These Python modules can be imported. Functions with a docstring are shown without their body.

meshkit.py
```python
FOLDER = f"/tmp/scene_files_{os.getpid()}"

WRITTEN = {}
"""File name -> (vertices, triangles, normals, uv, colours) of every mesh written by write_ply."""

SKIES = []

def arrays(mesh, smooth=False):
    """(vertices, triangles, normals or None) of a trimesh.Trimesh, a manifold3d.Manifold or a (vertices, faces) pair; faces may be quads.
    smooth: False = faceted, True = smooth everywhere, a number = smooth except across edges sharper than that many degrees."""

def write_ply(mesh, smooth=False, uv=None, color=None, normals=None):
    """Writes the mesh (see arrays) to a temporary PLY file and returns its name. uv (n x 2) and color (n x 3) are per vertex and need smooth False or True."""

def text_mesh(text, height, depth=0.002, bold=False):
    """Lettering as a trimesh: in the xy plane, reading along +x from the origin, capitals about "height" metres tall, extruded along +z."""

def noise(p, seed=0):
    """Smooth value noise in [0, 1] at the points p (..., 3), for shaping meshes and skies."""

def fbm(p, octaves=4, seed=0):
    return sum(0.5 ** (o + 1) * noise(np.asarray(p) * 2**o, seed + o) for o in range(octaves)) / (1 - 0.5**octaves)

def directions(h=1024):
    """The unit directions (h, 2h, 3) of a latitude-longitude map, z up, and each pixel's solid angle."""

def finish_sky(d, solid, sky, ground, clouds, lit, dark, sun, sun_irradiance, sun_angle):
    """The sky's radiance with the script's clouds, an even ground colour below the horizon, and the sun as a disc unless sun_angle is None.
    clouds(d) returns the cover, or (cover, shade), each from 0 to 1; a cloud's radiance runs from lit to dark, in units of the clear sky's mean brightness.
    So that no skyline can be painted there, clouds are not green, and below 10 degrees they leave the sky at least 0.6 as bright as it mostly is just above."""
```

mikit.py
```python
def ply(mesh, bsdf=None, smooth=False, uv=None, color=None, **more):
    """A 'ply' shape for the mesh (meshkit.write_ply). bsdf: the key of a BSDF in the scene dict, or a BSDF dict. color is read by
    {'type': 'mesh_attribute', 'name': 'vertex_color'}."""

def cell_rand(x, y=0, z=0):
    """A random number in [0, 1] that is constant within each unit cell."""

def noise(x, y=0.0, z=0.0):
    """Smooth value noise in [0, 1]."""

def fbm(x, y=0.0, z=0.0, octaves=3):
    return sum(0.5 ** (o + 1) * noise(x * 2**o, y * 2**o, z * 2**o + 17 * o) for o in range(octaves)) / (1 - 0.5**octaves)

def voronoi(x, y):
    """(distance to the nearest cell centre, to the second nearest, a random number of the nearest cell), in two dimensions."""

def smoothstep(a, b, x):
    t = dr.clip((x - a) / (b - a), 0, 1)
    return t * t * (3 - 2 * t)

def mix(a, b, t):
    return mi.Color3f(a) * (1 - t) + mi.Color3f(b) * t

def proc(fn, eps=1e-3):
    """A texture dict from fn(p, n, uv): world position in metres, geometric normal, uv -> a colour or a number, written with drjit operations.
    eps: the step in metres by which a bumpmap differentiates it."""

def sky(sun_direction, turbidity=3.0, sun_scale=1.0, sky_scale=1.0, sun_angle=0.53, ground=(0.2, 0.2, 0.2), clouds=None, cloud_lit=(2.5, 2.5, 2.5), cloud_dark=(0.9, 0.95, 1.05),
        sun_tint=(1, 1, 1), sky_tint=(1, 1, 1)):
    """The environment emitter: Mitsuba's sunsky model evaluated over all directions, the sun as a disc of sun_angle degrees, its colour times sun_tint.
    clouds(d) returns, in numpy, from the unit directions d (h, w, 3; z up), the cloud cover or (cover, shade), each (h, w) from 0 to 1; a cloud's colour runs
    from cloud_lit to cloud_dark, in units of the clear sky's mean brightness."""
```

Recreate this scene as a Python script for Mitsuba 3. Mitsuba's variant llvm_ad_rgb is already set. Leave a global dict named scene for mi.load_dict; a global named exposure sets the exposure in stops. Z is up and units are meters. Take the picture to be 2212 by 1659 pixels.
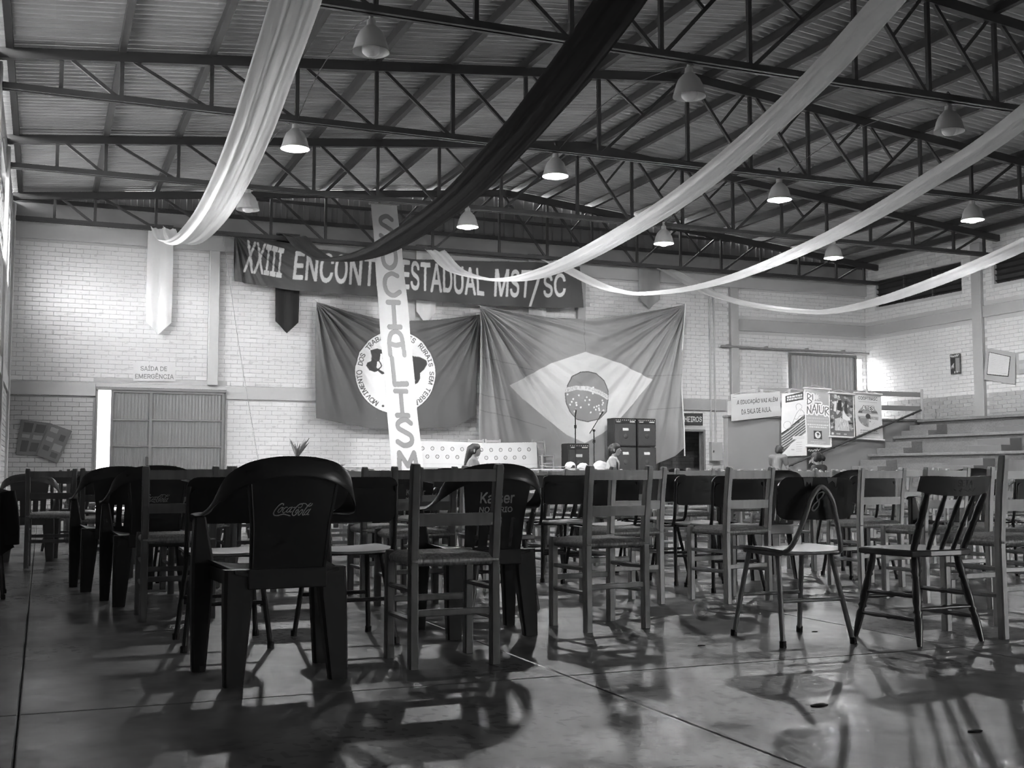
import math, random, numpy as np, trimesh, shapely, manifold3d as m3, mitsuba as mi, drjit as dr, mikit, meshkit
from shapely.geometry import Polygon, LineString, Point, box as sbox
from shapely import affinity
from shapely.ops import unary_union
from mikit import noise, fbm, smoothstep, mix, proc

T = mi.ScalarTransform4f
R = random.Random(7)
scene, labels = {}, {}

# ------------------------------------------------------------------ camera, sky, exposure
F, CX, CY, EYE = 2500.0, 1106.0, 829.5, 0.82          # pixels of the 2212 x 1659 frame, metres
YAW, PIT = math.atan(1016 / math.hypot(F, 193)), math.atan(193 / F)
FW = np.array([math.sin(YAW) * math.cos(PIT), math.cos(YAW) * math.cos(PIT), math.sin(PIT)])
RT = np.array([math.cos(YAW), -math.sin(YAW), 0.0])
UP = np.cross(RT, FW)
CAM = np.array([0, 0, EYE])
scene['camera'] = {'type': 'perspective', 'fov': 2 * math.degrees(math.atan(CX / F)), 'fov_axis': 'x', 'near_clip': 0.05, 'far_clip': 500.0,
                   'to_world': T().look_at(origin=CAM.tolist(), target=(CAM + FW).tolist(), up=[0, 0, 1])}
exposure = 2.15
SKY, LAMP = 105.0, 260.0
scene['sky'] = mikit.sky([0.3, 0.5, 0.8], sun_scale=0.0, ground=(0.15, 0.15, 0.15), clouds=lambda d: np.ones(d.shape[:2]), cloud_lit=(SKY, SKY, SKY), cloud_dark=(SKY, SKY, SKY))


def at(x, y, v, axis=1):
    """the point of the plane X, Y or Z = v (axis 0, 1, 2) that the photograph shows at a pixel: how the photograph was measured"""
    d = FW + RT * (x - CX) / F - UP * (y - CY) / F
    return CAM + d * (v - CAM[axis]) / d[axis]


# ------------------------------------------------------------------ materials (the photograph is black and white: greys only)
def g(v):
    return {'type': 'rgb', 'value': [v, v, v]}


def mat(name, col, rough=0.6, spec=0.5, bump=None, bscale=1.0, **kw):
    b = {'type': 'principled', 'base_color': col if isinstance(col, dict) else g(col), 'roughness': rough, 'specular': spec, **kw}
    if bump is not None:
        b = {'type': 'bumpmap', 'arbitrary': bump, 'scale': bscale, 'bsdf': b}
    scene[name] = {'type': 'twosided', 'bsdf': b}
    return name


def grey(v):
    return mi.Color3f(v, v, v)


def f_floor(p, n, uv):
    a = fbm(p.x * 0.9, p.y * 0.9, 0.3, 4)
    b = fbm(p.x * 9, p.y * 9, 1.7, 3)
    c = smoothstep(0.62, 0.78, fbm(p.x * 2.3 + 9, p.y * 2.3, 4.0, 4))
    d = dr.abs(p.x - 1.985 + 0.05 * (noise(p.y * 2.2, 3.0, 0.0) - 0.5))      # dirt caught along the joint before the chairs
    j = smoothstep(0.10, 0.02, d) * smoothstep(0.35, 0.60, noise(p.x * 24, p.y * 9, 6.0)) * dr.select(p.y < 4.6, mi.Float(1.0), mi.Float(0.0))
    s = smoothstep(0.70, 0.74, noise(p.x * 38, p.y * 38, 2.0)) * smoothstep(0.5, 0.7, noise(p.x * 1.7, p.y * 1.7, 8.0))
    return grey((0.130 + 0.14 * (a - 0.5) + 0.08 * (b - 0.5)) * (1 - 0.35 * c) * (1 - 0.5 * s) * (1 - 0.45 * j) * dr.select(p.x < -0.05, mi.Float(0.72), mi.Float(1.0)))


def f_floor_rough(p, n, uv):
    return 0.36 + 0.24 * (fbm(p.x * 1.4, p.y * 1.4, 5.0, 4) - 0.5) * 2 + 0.10 * (noise(p.x * 22, p.y * 22) - 0.5)


def f_floor_bump(p, n, uv):
    return 0.0012 * fbm(p.x * 14, p.y * 14, 0.0, 3) + 0.0005 * noise(p.x * 90, p.y * 90)


def f_brick(p, n, uv):
    a = fbm(p.x * 1.1, p.y * 1.1, p.z * 1.1, 3)
    s = smoothstep(0.80, 0.86, noise(p.x * 7 + 3, p.y * 7, p.z * 16))
    return grey(0.68 + 0.10 * (a - 0.5) - 0.20 * s * noise(p.x * 30, p.y * 30, p.z * 30))


def f_wood(p, n, uv):
    a = noise(p.x * 60, p.y * 60, p.z * 4)
    b = noise(p.x * 14, p.y * 14, p.z * 2.2)
    return grey(0.40 + 0.09 * (a - 0.5) + 0.14 * (b - 0.5))


def f_straw(p, n, uv):
    a = noise(p.x * 160, p.y * 160, p.z * 60)
    return grey(0.42 + 0.36 * (a - 0.45))


def f_straw_bump(p, n, uv):
    u, v = dr.abs(uv.x - 0.5), dr.abs(uv.y - 0.5)
    s = dr.select(u > v, uv.y, uv.x)
    return 0.004 * dr.abs(dr.sin(s * 95)) + 0.004 * noise(p.x * 220, p.y * 220)


def f_roof(p, n, uv):
    a = fbm(p.x * 0.35, p.y * 0.8, 0.0, 3)
    b = noise(p.x * 2.5, p.y * 14, 0.0)
    c = mikit.cell_rand(dr.floor(p.x / 2.9), dr.floor(p.y / 0.9), 0)
    return grey(0.40 + 0.16 * (a - 0.5) + 0.08 * (b - 0.5) + 0.07 * (c - 0.5))


def f_plaster(p, n, uv):
    return grey(0.22 + 0.10 * (fbm(p.x * 1.3, p.y * 1.3, p.z * 1.8, 4) - 0.5))


def f_concrete(p, n, uv):
    return grey(0.15 + 0.07 * (fbm(p.x * 2.0, p.y * 2.0, p.z * 2.0, 4) - 0.5) + 0.05 * (noise(p.x * 30, p.y * 30, p.z * 30) - 0.5))


mat('m_floor', proc(f_floor), proc(f_floor_rough), 0.5, proc(f_floor_bump, 3e-3), 1.0)
mat('m_groove', 0.05, 0.9)
mat('m_brick', proc(f_brick), 0.55)
mat('m_mortar', 0.50, 0.9)
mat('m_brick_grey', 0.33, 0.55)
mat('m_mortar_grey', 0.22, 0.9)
mat('m_band', 0.36, 0.6)
mat('m_band_light', 0.40, 0.6)
mat('m_plaster', proc(f_plaster), 0.85)
mat('m_concrete', proc(f_concrete), 0.75)
mat('m_concrete_dark', 0.13, 0.8)
mat('m_parapet', 0.21, 0.75)
mat('m_roof', proc(f_roof), 0.40, 0.5, metallic=0.45)
mat('m_steel', 0.035, 0.5)
mat('m_siding', 0.12, 0.6)
mat('m_wood', proc(f_wood), 0.45)
mat('m_wood_dark', 0.10, 0.4)
mat('m_wood_pale', 0.55, 0.45)
mat('m_straw', proc(f_straw), 0.33, 0.7, proc(f_straw_bump, 1e-3), 1.0)
mat('m_plastic', 0.022, 0.33, 0.5)
mat('m_plastic_grey', 0.09, 0.35, 0.5)
mat('m_school', 0.014, 0.28, 0.5)
mat('m_ply', 0.20, 0.30, 0.6)
mat('m_tube', 0.32, 0.35, 0.5)
mat('m_tube_dark', 0.03, 0.3, 0.5)
mat('m_rubber', 0.015, 0.6)
mat('m_windsor', 0.075, 0.3, 0.5)
mat('m_ink', 0.32, 0.5)
mat('m_ink_light', 0.20, 0.5)
mat('m_white', 0.68, 0.7)
mat('m_paper', 0.66, 0.7)
mat('m_black', 0.02, 0.6)
mat('m_blackcloth', 0.02, 0.9)
mat('m_dark', 0.05, 0.6)
mat('m_mid', 0.22, 0.6)
mat('m_board2', 0.055, 0.6)
mat('m_board', 0.11, 0.6)
mat('m_board3', 0.20, 0.6)
mat('m_lightgrey', 0.45, 0.6)
mat('m_shade_out', 0.34, 0.5)
mat('m_shade_in', 0.80, 0.45)
mat('m_skin', 0.32, 0.5)
mat('m_hair', 0.025, 0.45)
mat('m_leaf', 0.12, 0.5)
mat('m_gate', 0.15, 0.5)
mat('m_gatefine', 0.16, 0.5)
mat('m_print', {'type': 'mesh_attribute', 'name': 'vertex_color'}, 0.75, 0.3)
mat('m_clothdark', 0.020, 0.9, 0.2)
scene['m_clothwhite'] = {'type': 'principledthin', 'base_color': g(0.80), 'roughness': 0.8, 'diff_trans': 0.42, 'spec_trans': 0.0}
scene['m_gauze'] = {'type': 'principledthin', 'base_color': g(0.45), 'roughness': 0.8, 'diff_trans': 0.7, 'spec_trans': 0.0}
scene['m_bubble'] = {'type': 'dielectric', 'int_ior': 1.45}
scene['m_glass'] = {'type': 'thindielectric', 'int_ior': 1.5}


# ------------------------------------------------------------------ shapes
def cat(*ms):
    ms = [m for x in ms for m in (x if isinstance(x, (list, tuple)) else [x])]
    return trimesh.util.concatenate(ms)


def bx(lo, hi, c=0.0):
    lo, hi = np.minimum(lo, hi).astype(float), np.maximum(lo, hi).astype(float)
    if c <= 0:
        m = trimesh.creation.box(hi - lo)
        m.apply_translation((lo + hi) / 2)
        return m
    c = min(c, (hi - lo).min() * 0.45)
    pts = []
    for i in np.ndindex(2, 2, 2):
        p = np.where(i, hi, lo)
        s = np.where(i, -1, 1) * c
        for k in range(3):
            q = p + s
            q[k] = p[k]
            pts.append(q)
    return trimesh.convex.convex_hull(np.array(pts))


def hull(pts):
    return trimesh.convex.convex_hull(np.asarray(pts, float))


def beam(p, q, w, h, up=(0, 0, 1), c=0.0):
    """a bar of section w x h from p to q"""
    p, q = np.asarray(p, float), np.asarray(q, float)
    z = q - p
    L = np.linalg.norm(z)
    z /= L
    x = np.cross(up, z)
    if np.linalg.norm(x) < 1e-6:
        x = np.cross((1, 0, 0), z)
    x /= np.linalg.norm(x)
    y = np.cross(z, x)
    m = bx((-w / 2, -h / 2, 0), (w / 2, h / 2, L), c)
    M = np.eye(4)
    M[:3, 0], M[:3, 1], M[:3, 2], M[:3, 3] = x, y, z, p
    m.apply_transform(M)
    return m


def taper(sections, n=4):
    """hull chain through rectangles: (centre, half width x, half depth y)"""
    ms = []
    for (c0, a0, b0), (c1, a1, b1) in zip(sections[:-1], sections[1:]):
        pts = []
        for c, a, b in ((c0, a0, b0), (c1, a1, b1)):
            e = min(a, b) * 0.35
            for sx in (-1, 1):
                for sy in (-1, 1):
                    pts += [(c[0] + sx * (a - e), c[1] + sy * b, c[2]), (c[0] + sx * a, c[1] + sy * (b - e), c[2])]
        ms.append(hull(pts))
    return cat(ms)


def sweep(pts, sec, frame=None, closed=False):
    """sweeps section loops (k x 2, or one per point) along pts; frame(i) gives the first section axis"""
    P = np.asarray(pts, float)
    n = len(P)
    t = np.gradient(P, axis=0)
    t /= np.linalg.norm(t, axis=1, keepdims=True) + 1e-12
    rings = []
    a = None
    for i in range(n):
        if frame is not None:
            a = np.asarray(frame(i), float)
        elif a is None:
            a = np.cross(t[0], (0, 0, 1) if abs(t[0][2]) < 0.9 else (1, 0, 0))
        a = a - t[i] * (a @ t[i])
        a /= np.linalg.norm(a)
        b = np.cross(t[i], a)
        s = np.asarray(sec[i] if isinstance(sec, list) else sec)
        rings.append(P[i] + s[:, :1] * a + s[:, 1:] * b)
    k = len(rings[0])
    V = np.vstack(rings)
    f = []
    for i in range(n - 1):
        for j in range(k):
            a0, a1 = i * k + j, i * k + (j + 1) % k
            f += [[a0, a1, a1 + k], [a0, a1 + k, a0 + k]]
    for base, flip in ((0, 1), ((n - 1) * k, 0)):
        for j in range(1, k - 1):
            q = [base, base + j, base + j + 1]
            f.append(q[::-1] if flip else q)
    return trimesh.Trimesh(V, f, process=False)


def ring(r, n=8, b=None):
    a = np.arange(n) * 2 * np.pi / n
    return np.stack([r * np.cos(a), (b or r) * np.sin(a)], 1)


def tube(pts, r, n=8):
    sec = [ring(x, n) for x in r] if np.ndim(r) else ring(r, n)
    return sweep(pts, sec)


def turned(p, q, prof, n=8):
    """a turned bar from p to q: prof = [(t, radius)]"""
    p, q = np.asarray(p, float), np.asarray(q, float)
    return tube([p + (q - p) * t for t, _ in prof], [r for _, r in prof], n)


def lathe(prof, n=32):
    return trimesh.creation.revolve(np.asarray(prof, float), sections=n)


def spline(pts, n):
    """Catmull-Rom through pts, n points per span"""
    P = np.asarray(pts, float)
    Q = np.vstack([2 * P[0] - P[1], P, 2 * P[-1] - P[-2]])
    out = []
    for i in range(1, len(Q) - 2):
        t = np.linspace(0, 1, n, endpoint=False)[:, None]
        a, b, c, d = Q[i - 1:i + 3]
        out.append(0.5 * (2 * b + (c - a) * t + (2 * a - 5 * b + 4 * c - d) * t**2 + (3 * b - a - 3 * c + d) * t**3))
    return np.vstack(out + [P[-1:]])


def gridmesh(P):
    """(n, m, 3) points to a sheet"""
    n, m = P.shape[:2]
    i, j = np.meshgrid(np.arange(n - 1), np.arange(m - 1), indexing='ij')
    a = i * m + j
    f = np.concatenate([np.stack([a, a + 1, a + m + 1], -1).reshape(-1, 3), np.stack([a, a + m + 1, a + m], -1).reshape(-1, 3)])
    return trimesh.Trimesh(P.reshape(-1, 3), f, process=False)


def slab(P, th, nrm):
    """a closed sheet of thickness th under the grid P along -nrm"""
    n, m = P.shape[:2]
    Q = P - np.asarray(nrm, float) * th
    top, bot = gridmesh(P), gridmesh(Q)
    bot.invert()
    idx = list(range(m)) + [i * m + m - 1 for i in range(1, n)] + [(n - 1) * m + j for j in range(m - 2, -1, -1)] + [i * m for i in range(n - 2, 0, -1)]
    A, B = P.reshape(-1, 3)[idx], Q.reshape(-1, 3)[idx]
    k = len(idx)
    f = []
    for j in range(k):
        b = (j + 1) % k
        f += [[j, j + k, b + k], [j, b + k, b]]
    side = trimesh.Trimesh(np.vstack([A, B]), f, process=False)
    return cat(top, bot, side)


def extrude(poly, depth):
    gs = getattr(poly, 'geoms', [poly])
    return cat([trimesh.creation.extrude_polygon(q, depth, engine='earcut') for q in gs if q.geom_type == 'Polygon' and q.area > 1e-9])


def wall_xz(poly, y0, y1):
    """a polygon in (x, z) as a wall from y0 to y1"""
    m = extrude(poly, abs(y1 - y0))
    m.apply_transform(np.array([[1, 0, 0, 0], [0, 0, -1, max(y0, y1)], [0, 1, 0, 0], [0, 0, 0, 1.0]]))
    return m


def wall_yz(poly, x0, x1):
    m = extrude(poly, abs(x1 - x0))
    m.apply_transform(np.array([[0, 0, 1, min(x0, x1)], [1, 0, 0, 0], [0, 1, 0, 0], [0, 0, 0, 1.0]]))
    return m


_tp = {}


def textpoly(s, h, bold=False):
    if (s, bold) not in _tp:
        m = meshkit.text_mesh(s, 1.0, 0.1, bold)
        t = m.triangles[(m.face_normals[:, 2] > 0.9)]
        _tp[(s, bold)] = unary_union([Polygon(x[:, :2]) for x in t if Polygon(x[:, :2]).area > 1e-9])
    return affinity.scale(_tp[(s, bold)], h, h, origin=(0, 0))


def fit(poly, x0, y0, x1, y1):
    a, b, c, d = poly.bounds
    return affinity.affine_transform(poly, [(x1 - x0) / (c - a), 0, 0, (y1 - y0) / (d - b), x0 - a * (x1 - x0) / (c - a), y0 - b * (y1 - y0) / (d - b)])


def strokes(lines, w, n=6):
    return unary_union([LineString(spline(l, n) if len(l) > 2 else l).buffer(w / 2) for l in lines])


def quadmap(poly, q):
    """the unit square's polygon onto the quad q = (bottom-left, bottom-right, top-right, top-left)"""
    q = np.asarray(q, float)

    def f(xy):
        u, v = xy[:, :1], xy[:, 1:2]
        return (1 - u) * (1 - v) * q[0] + u * (1 - v) * q[1] + u * v * q[2] + (1 - u) * v * q[3]
    return shapely.transform(shapely.segmentize(poly, 0.05), f)


# ------------------------------------------------------------------ the book-keeping of the scene
def numbered(k):
    if k not in scene and k not in labels:
        return k
    i = 1
    while f'{k}_{i:03d}' in scene or f'{k}_{i:03d}' in labels:
        i += 1
    return f'{k}_{i:03d}'


def tag(k, label=None, cat_=None, group=None, kind=None):
    d = labels.setdefault(k, {})
    for n, v in (('label', label), ('category', cat_), ('group', group), ('kind', kind)):
        if v:
            d[n] = v
    return k


def thing(name, label, cat_, group=None):
    k = numbered(name)
    return tag(k, label, cat_, group)


def obj(name, mesh, m, parent=None, smooth=False, label=None, **kw):
    k = numbered(f'{parent}__{name}' if parent else name)
    scene[k] = mikit.ply(mesh, m, smooth=smooth, **kw)
    if label:
        tag(k, label)
    return k


def one(name, mesh, m, label, cat_, group=None, smooth=False, **kw):
    k = obj(name, mesh, m, None, smooth, **kw)
    return tag(k, label, cat_, group)


def struct(name, mesh, m, smooth=False, parent=None, **kw):
    k = obj(name, mesh, m, parent, smooth, **kw)
    if not parent:
        tag(k, kind='structure')
    return k


def placed(ply, key, M):
    scene[key] = {**ply, 'to_world': M}


def put(parts, name, label, cat_, x, y, rot=0.0, group=None, z=0.0, s=1.0, swap=None):
    """a copy of a kind of thing: parts = [(part name, ply dict)]"""
    k = thing(name, label, cat_, group)
    M = T().translate([x, y, z]).rotate([0, 0, 1], float(rot)).scale([float(s)] * 3)
    seen = {}
    for p, d in parts:
        i = seen.get(p, 0)
        seen[p] = i + 1
        a = p if i == 0 else f'{p}_{i:03d}'
        d = dict(d)
        if swap:
            d['bsdf'] = {'type': 'ref', 'id': swap.get(d['bsdf']['id'], d['bsdf']['id'])}
        placed(d, f'{k}__{a}', M)
    return k


def printed(name, W, H, f, design, base, parent=None, res=0.01, parts_label=None, m='m_print', aa=True):
    """a printed sheet: design = [(polygon in sheet coordinates, grey)], f maps (s, t) arrays to points"""
    nx, ny = max(2, int(W / res) + 1), max(2, int(H / res) + 1)
    s, t = np.meshgrid(np.linspace(0, W, nx), np.linspace(0, H, ny), indexing='ij')
    col = np.full(s.shape, float(base))
    e = res * 0.28
    offs = ((-e, -e), (e, e), (-e, e), (e, -e)) if aa else ((0, 0),)
    for poly, v in design:
        shapely.prepare(poly)
        x0, y0, x1, y1 = poly.bounds
        box_ = (s > x0 - res) & (s < x1 + res) & (t > y0 - res) & (t < y1 + res)
        c = np.zeros(s.shape)
        for dx, dy in offs:
            c[box_] += shapely.contains_xy(poly, s[box_] + dx, t[box_] + dy)
        c /= len(offs)
        col = col * (1 - c) + c * v
    P = f(s, t)
    mesh = gridmesh(P)
    rgb = np.repeat(col.reshape(-1, 1), 3, 1)
    return obj(name, mesh, m, parent, True, color=rgb)


# ------------------------------------------------------------------ the hall: measures
XL, XR, YB, YF = -0.76, 22.8, 28.0, -5.0
RIDGE, RZ, SL = 10.9, 8.30, 0.098


def roofz(x):
    return RZ - SL * abs(x - RIDGE)


# floor slabs, joints open 12 mm
FX = [XL, -0.05] + [2.0 + 2.05 * k for k in range(10)] + [XR]
FY = [YF, -3.9, 0.23, 4.35, 8.47, 12.59, 16.71, 20.83, 24.95, YB + 6]
struct('floor', bx((XL - 0.3, YF - 0.3, -0.20), (XR + 0.3, YB + 6, -0.012)), 'm_groove')
for i in range(len(FX) - 1):
    for j in range(len(FY) - 1):
        w = 0.0028
        obj('slab', bx((FX[i] + w, FY[j] + w, -0.1), (FX[i + 1] - w, FY[j + 1] - w, 0.0), 0.004), 'm_floor', 'floor')

# ---- back wall with its openings: emergency gate, toilet door, upper door
GX0, GX1, GZ = 1.14, 3.93, 2.72
BX0, BX1, BZ = 15.75, 17.10, 1.98
UX0, UX1, UZ0, UZ1 = 20.05, 22.62, 2.26, 4.22
shell = sbox(XL - 0.2, 0, XR + 0.2, 7.0)
shell = shell.difference(sbox(GX0, -1, GX1, GZ)).difference(sbox(BX0, -1, BX1, BZ)).difference(sbox(UX0, UZ0, UX1, UZ1))
struct('wall_back', wall_xz(shell, YB, YB + 0.2), 'm_mortar')
PIL = [(3.56, 3.80), (8.40, 8.66), (13.20, 13.44), (18.0, 18.26)]


def course(u0, u1, z0, z1, keep, off):
    """brick rectangles (u0, u1, z0, z1) of a running bond"""
    out = []
    nz = int(round((z1 - z0) / 0.105))
    for r in range(nz):
        za = z0 + r * 0.105
        u = u0 - (0.15 if (r + off) % 2 else 0.0)
        while u < u1:
            a, b = max(u, u0), min(u + 0.288, u1)
            if b - a > 0.05:
                for c, d in ((0, 1), (0, 0.75), (0.25, 1), (0, 0.5), (0.5, 1), (0, 0.25), (0.75, 1)):      # cut bricks at the openings
                    e, h_ = a + (b - a) * c, a + (b - a) * d
                    if h_ - e > 0.05 and keep(e, h_, za, za + 0.092):
                        out.append((e, h_, za, za + 0.092))
                        break
            u += 0.300
    return out


BRK = [mikit.ply(bx((-0.144, -0.014, 0), (0.144, 0.02, 0.092), 0.004), 'm_brick'), mikit.ply(bx((-0.144, -0.012, 0), (0.144, 0.02, 0.092), 0.004), 'm_brick')]


def clear_back(a, b, c, d):
    for x0, x1, z0, z1 in ((GX0 - 0.06, GX1 + 0.07, -1, GZ + 0.2), (BX0 - 0.05, BX1 + 0.05, -1, BZ + 0.05), (UX0, UX1, UZ0 - 0.05, UZ1 + 0.05)):
        if b > x0 and a < x1 and d > z0 and c < z1:
            return False
    for x0, x1 in PIL:
        if b > x0 and a < x1 and c > 2.85:
            return False
    if a > 18.2 and d > 4.86 and c < 5.24:
        return False
    return True


bays = []
edges = [XL] + [v for p in PIL for v in p] + [XR]
for i in range(0, len(edges), 2):
    bays += course(edges[i] + 0.01, edges[i + 1] - 0.01, 2.905, 6.08, clear_back, i)
low = course(XL + 0.01, XR - 0.01, 0.02, 2.55, clear_back, 0)
allb = low + bays
near = [q for q in allb if q[1] < GX0 and q[2] > 0.75] + [q for q in allb if q[0] > 0.9 and q[1] < 3.6 and q[2] > 2.9]
near = near[:300]
ns = set(near)
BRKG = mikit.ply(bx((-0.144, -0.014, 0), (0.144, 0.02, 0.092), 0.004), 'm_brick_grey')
obj('grey_joint', bx((XL, YB - 0.004, 0.0), (GX0 - 0.05, YB + 0.01, 2.57)), 'm_mortar_grey', 'wall_back')  # darker joints left of the gate and below the band, like the bricks there
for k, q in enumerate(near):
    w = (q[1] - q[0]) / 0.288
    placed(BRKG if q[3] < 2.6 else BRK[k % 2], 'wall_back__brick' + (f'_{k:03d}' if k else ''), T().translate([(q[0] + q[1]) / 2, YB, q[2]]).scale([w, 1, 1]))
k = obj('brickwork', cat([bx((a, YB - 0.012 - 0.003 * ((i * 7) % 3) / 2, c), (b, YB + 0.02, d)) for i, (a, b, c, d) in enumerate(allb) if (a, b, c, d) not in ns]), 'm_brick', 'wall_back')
tag(k, kind='stuff')
# bands, ring beam, pilasters
struct('trim_1', bx((XL, YB - 0.10, 6.10), (XR, YB, 6.50), 0.01), 'm_band_light')
struct('trim_2', cat(bx((XL, YB - 0.05, 2.575), (GX0 - 0.05, YB, 2.885), 0.008), bx((GX0 - 0.06, YB - 0.05, GZ + 0.02), (GX1 + 0.06, YB, 2.885), 0.008), bx((GX1 + 0.05, YB - 0.05, 2.575), (UX0 - 2.2, YB, 2.885), 0.008)), 'm_band')
struct('trim_3', bx((18.26, YB - 0.04, 4.88), (XR, YB, 5.22), 0.008), 'm_band')
for i, (a, b) in enumerate(PIL):
    struct(f'trim_{4 + i}', bx((a, YB - 0.13, 2.89), (b, YB, 6.10), 0.012), 'm_band_light' if i < 2 else 'm_band')
# gable: plaster strip and vertical corrugated siding under the roof, its ridges touching, its valleys short of the roof
gp = Polygon([(XL, 6.5), (XR, 6.5), (XR, 6.95), (XL, 6.95)])
struct('wall_gable', wall_xz(gp, YB - 0.02, YB + 0.1), 'm_plaster')
pts = []
xs = np.arange(XL, XR, 0.14)
for i, x in enumerate(xs):
    d = 0.05 if i % 2 else 0.0
    top = roofz(x) - 0.045 - (0.075 if (i // 2) % 4 != 3 and 1.6 < x < 20.2 else -0.04)
    pts.append([(x, YB + 0.06 - d, 6.85), (x + 0.12, YB + 0.06 - d, 6.85), (x + 0.12, YB + 0.06 - d, top), (x, YB + 0.06 - d, top)])
    pts.append([(x + 0.12, YB + 0.06 - d, 6.85), (x + 0.14, YB + 0.06 - (0.05 - d), 6.85), (x + 0.14, YB + 0.06 - (0.05 - d), top), (x + 0.12, YB + 0.06 - d, top)])
V = np.array(pts).reshape(-1, 3)
obj('siding', (V, np.arange(len(V)).reshape(-1, 4)), 'm_siding', 'wall_gable')
obj('girt', cat(bx((XL, YB - 0.06, 6.93), (XR, YB + 0.0, 7.03)), bx((1.5, YB - 0.05, 7.42), (20.0, YB + 0.0, 7.49))), 'm_steel', 'wall_gable')

# ---- side and rear walls
wins = [(20.2, 26.2), (13.6, 17.7)]
wl = sbox(YF, 0, YB, 6.92)
for a, b in wins:
    wl = wl.difference(sbox(a, 4.7, b, 6.25))
struct('wall_left', wall_yz(wl, XL - 0.2, XL), 'm_mortar_grey')
lb = []
for r in range(62):
    za = 0.02 + r * 0.105
    u = 11.0 - (0.15 if r % 2 else 0)
    while u < YB - 0.02:
        a, b = u, min(u + 0.288, YB - 0.01)
        if not any(b > w0 - 0.05 and a < w1 + 0.05 and za + 0.1 > 4.65 and za < 6.3 for w0, w1 in wins) and not (2.5 < za < 2.9):
            lb.append(bx((XL - 0.02, a, za), (XL + 0.013, b, za + 0.092)))
        u += 0.3
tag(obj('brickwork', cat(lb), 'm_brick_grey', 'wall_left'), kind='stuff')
struct('trim_8', bx((XL, YF, 2.575), (XL + 0.04, YB, 2.885)), 'm_band')
for i, y in enumerate((13.3, 18.0, 22.7, 27.4)):
    struct(f'trim_{9 + i}', bx((XL, y - 0.16, 0), (XL + 0.07, y + 0.16, 6.75), 0.01), 'm_band')
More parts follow.
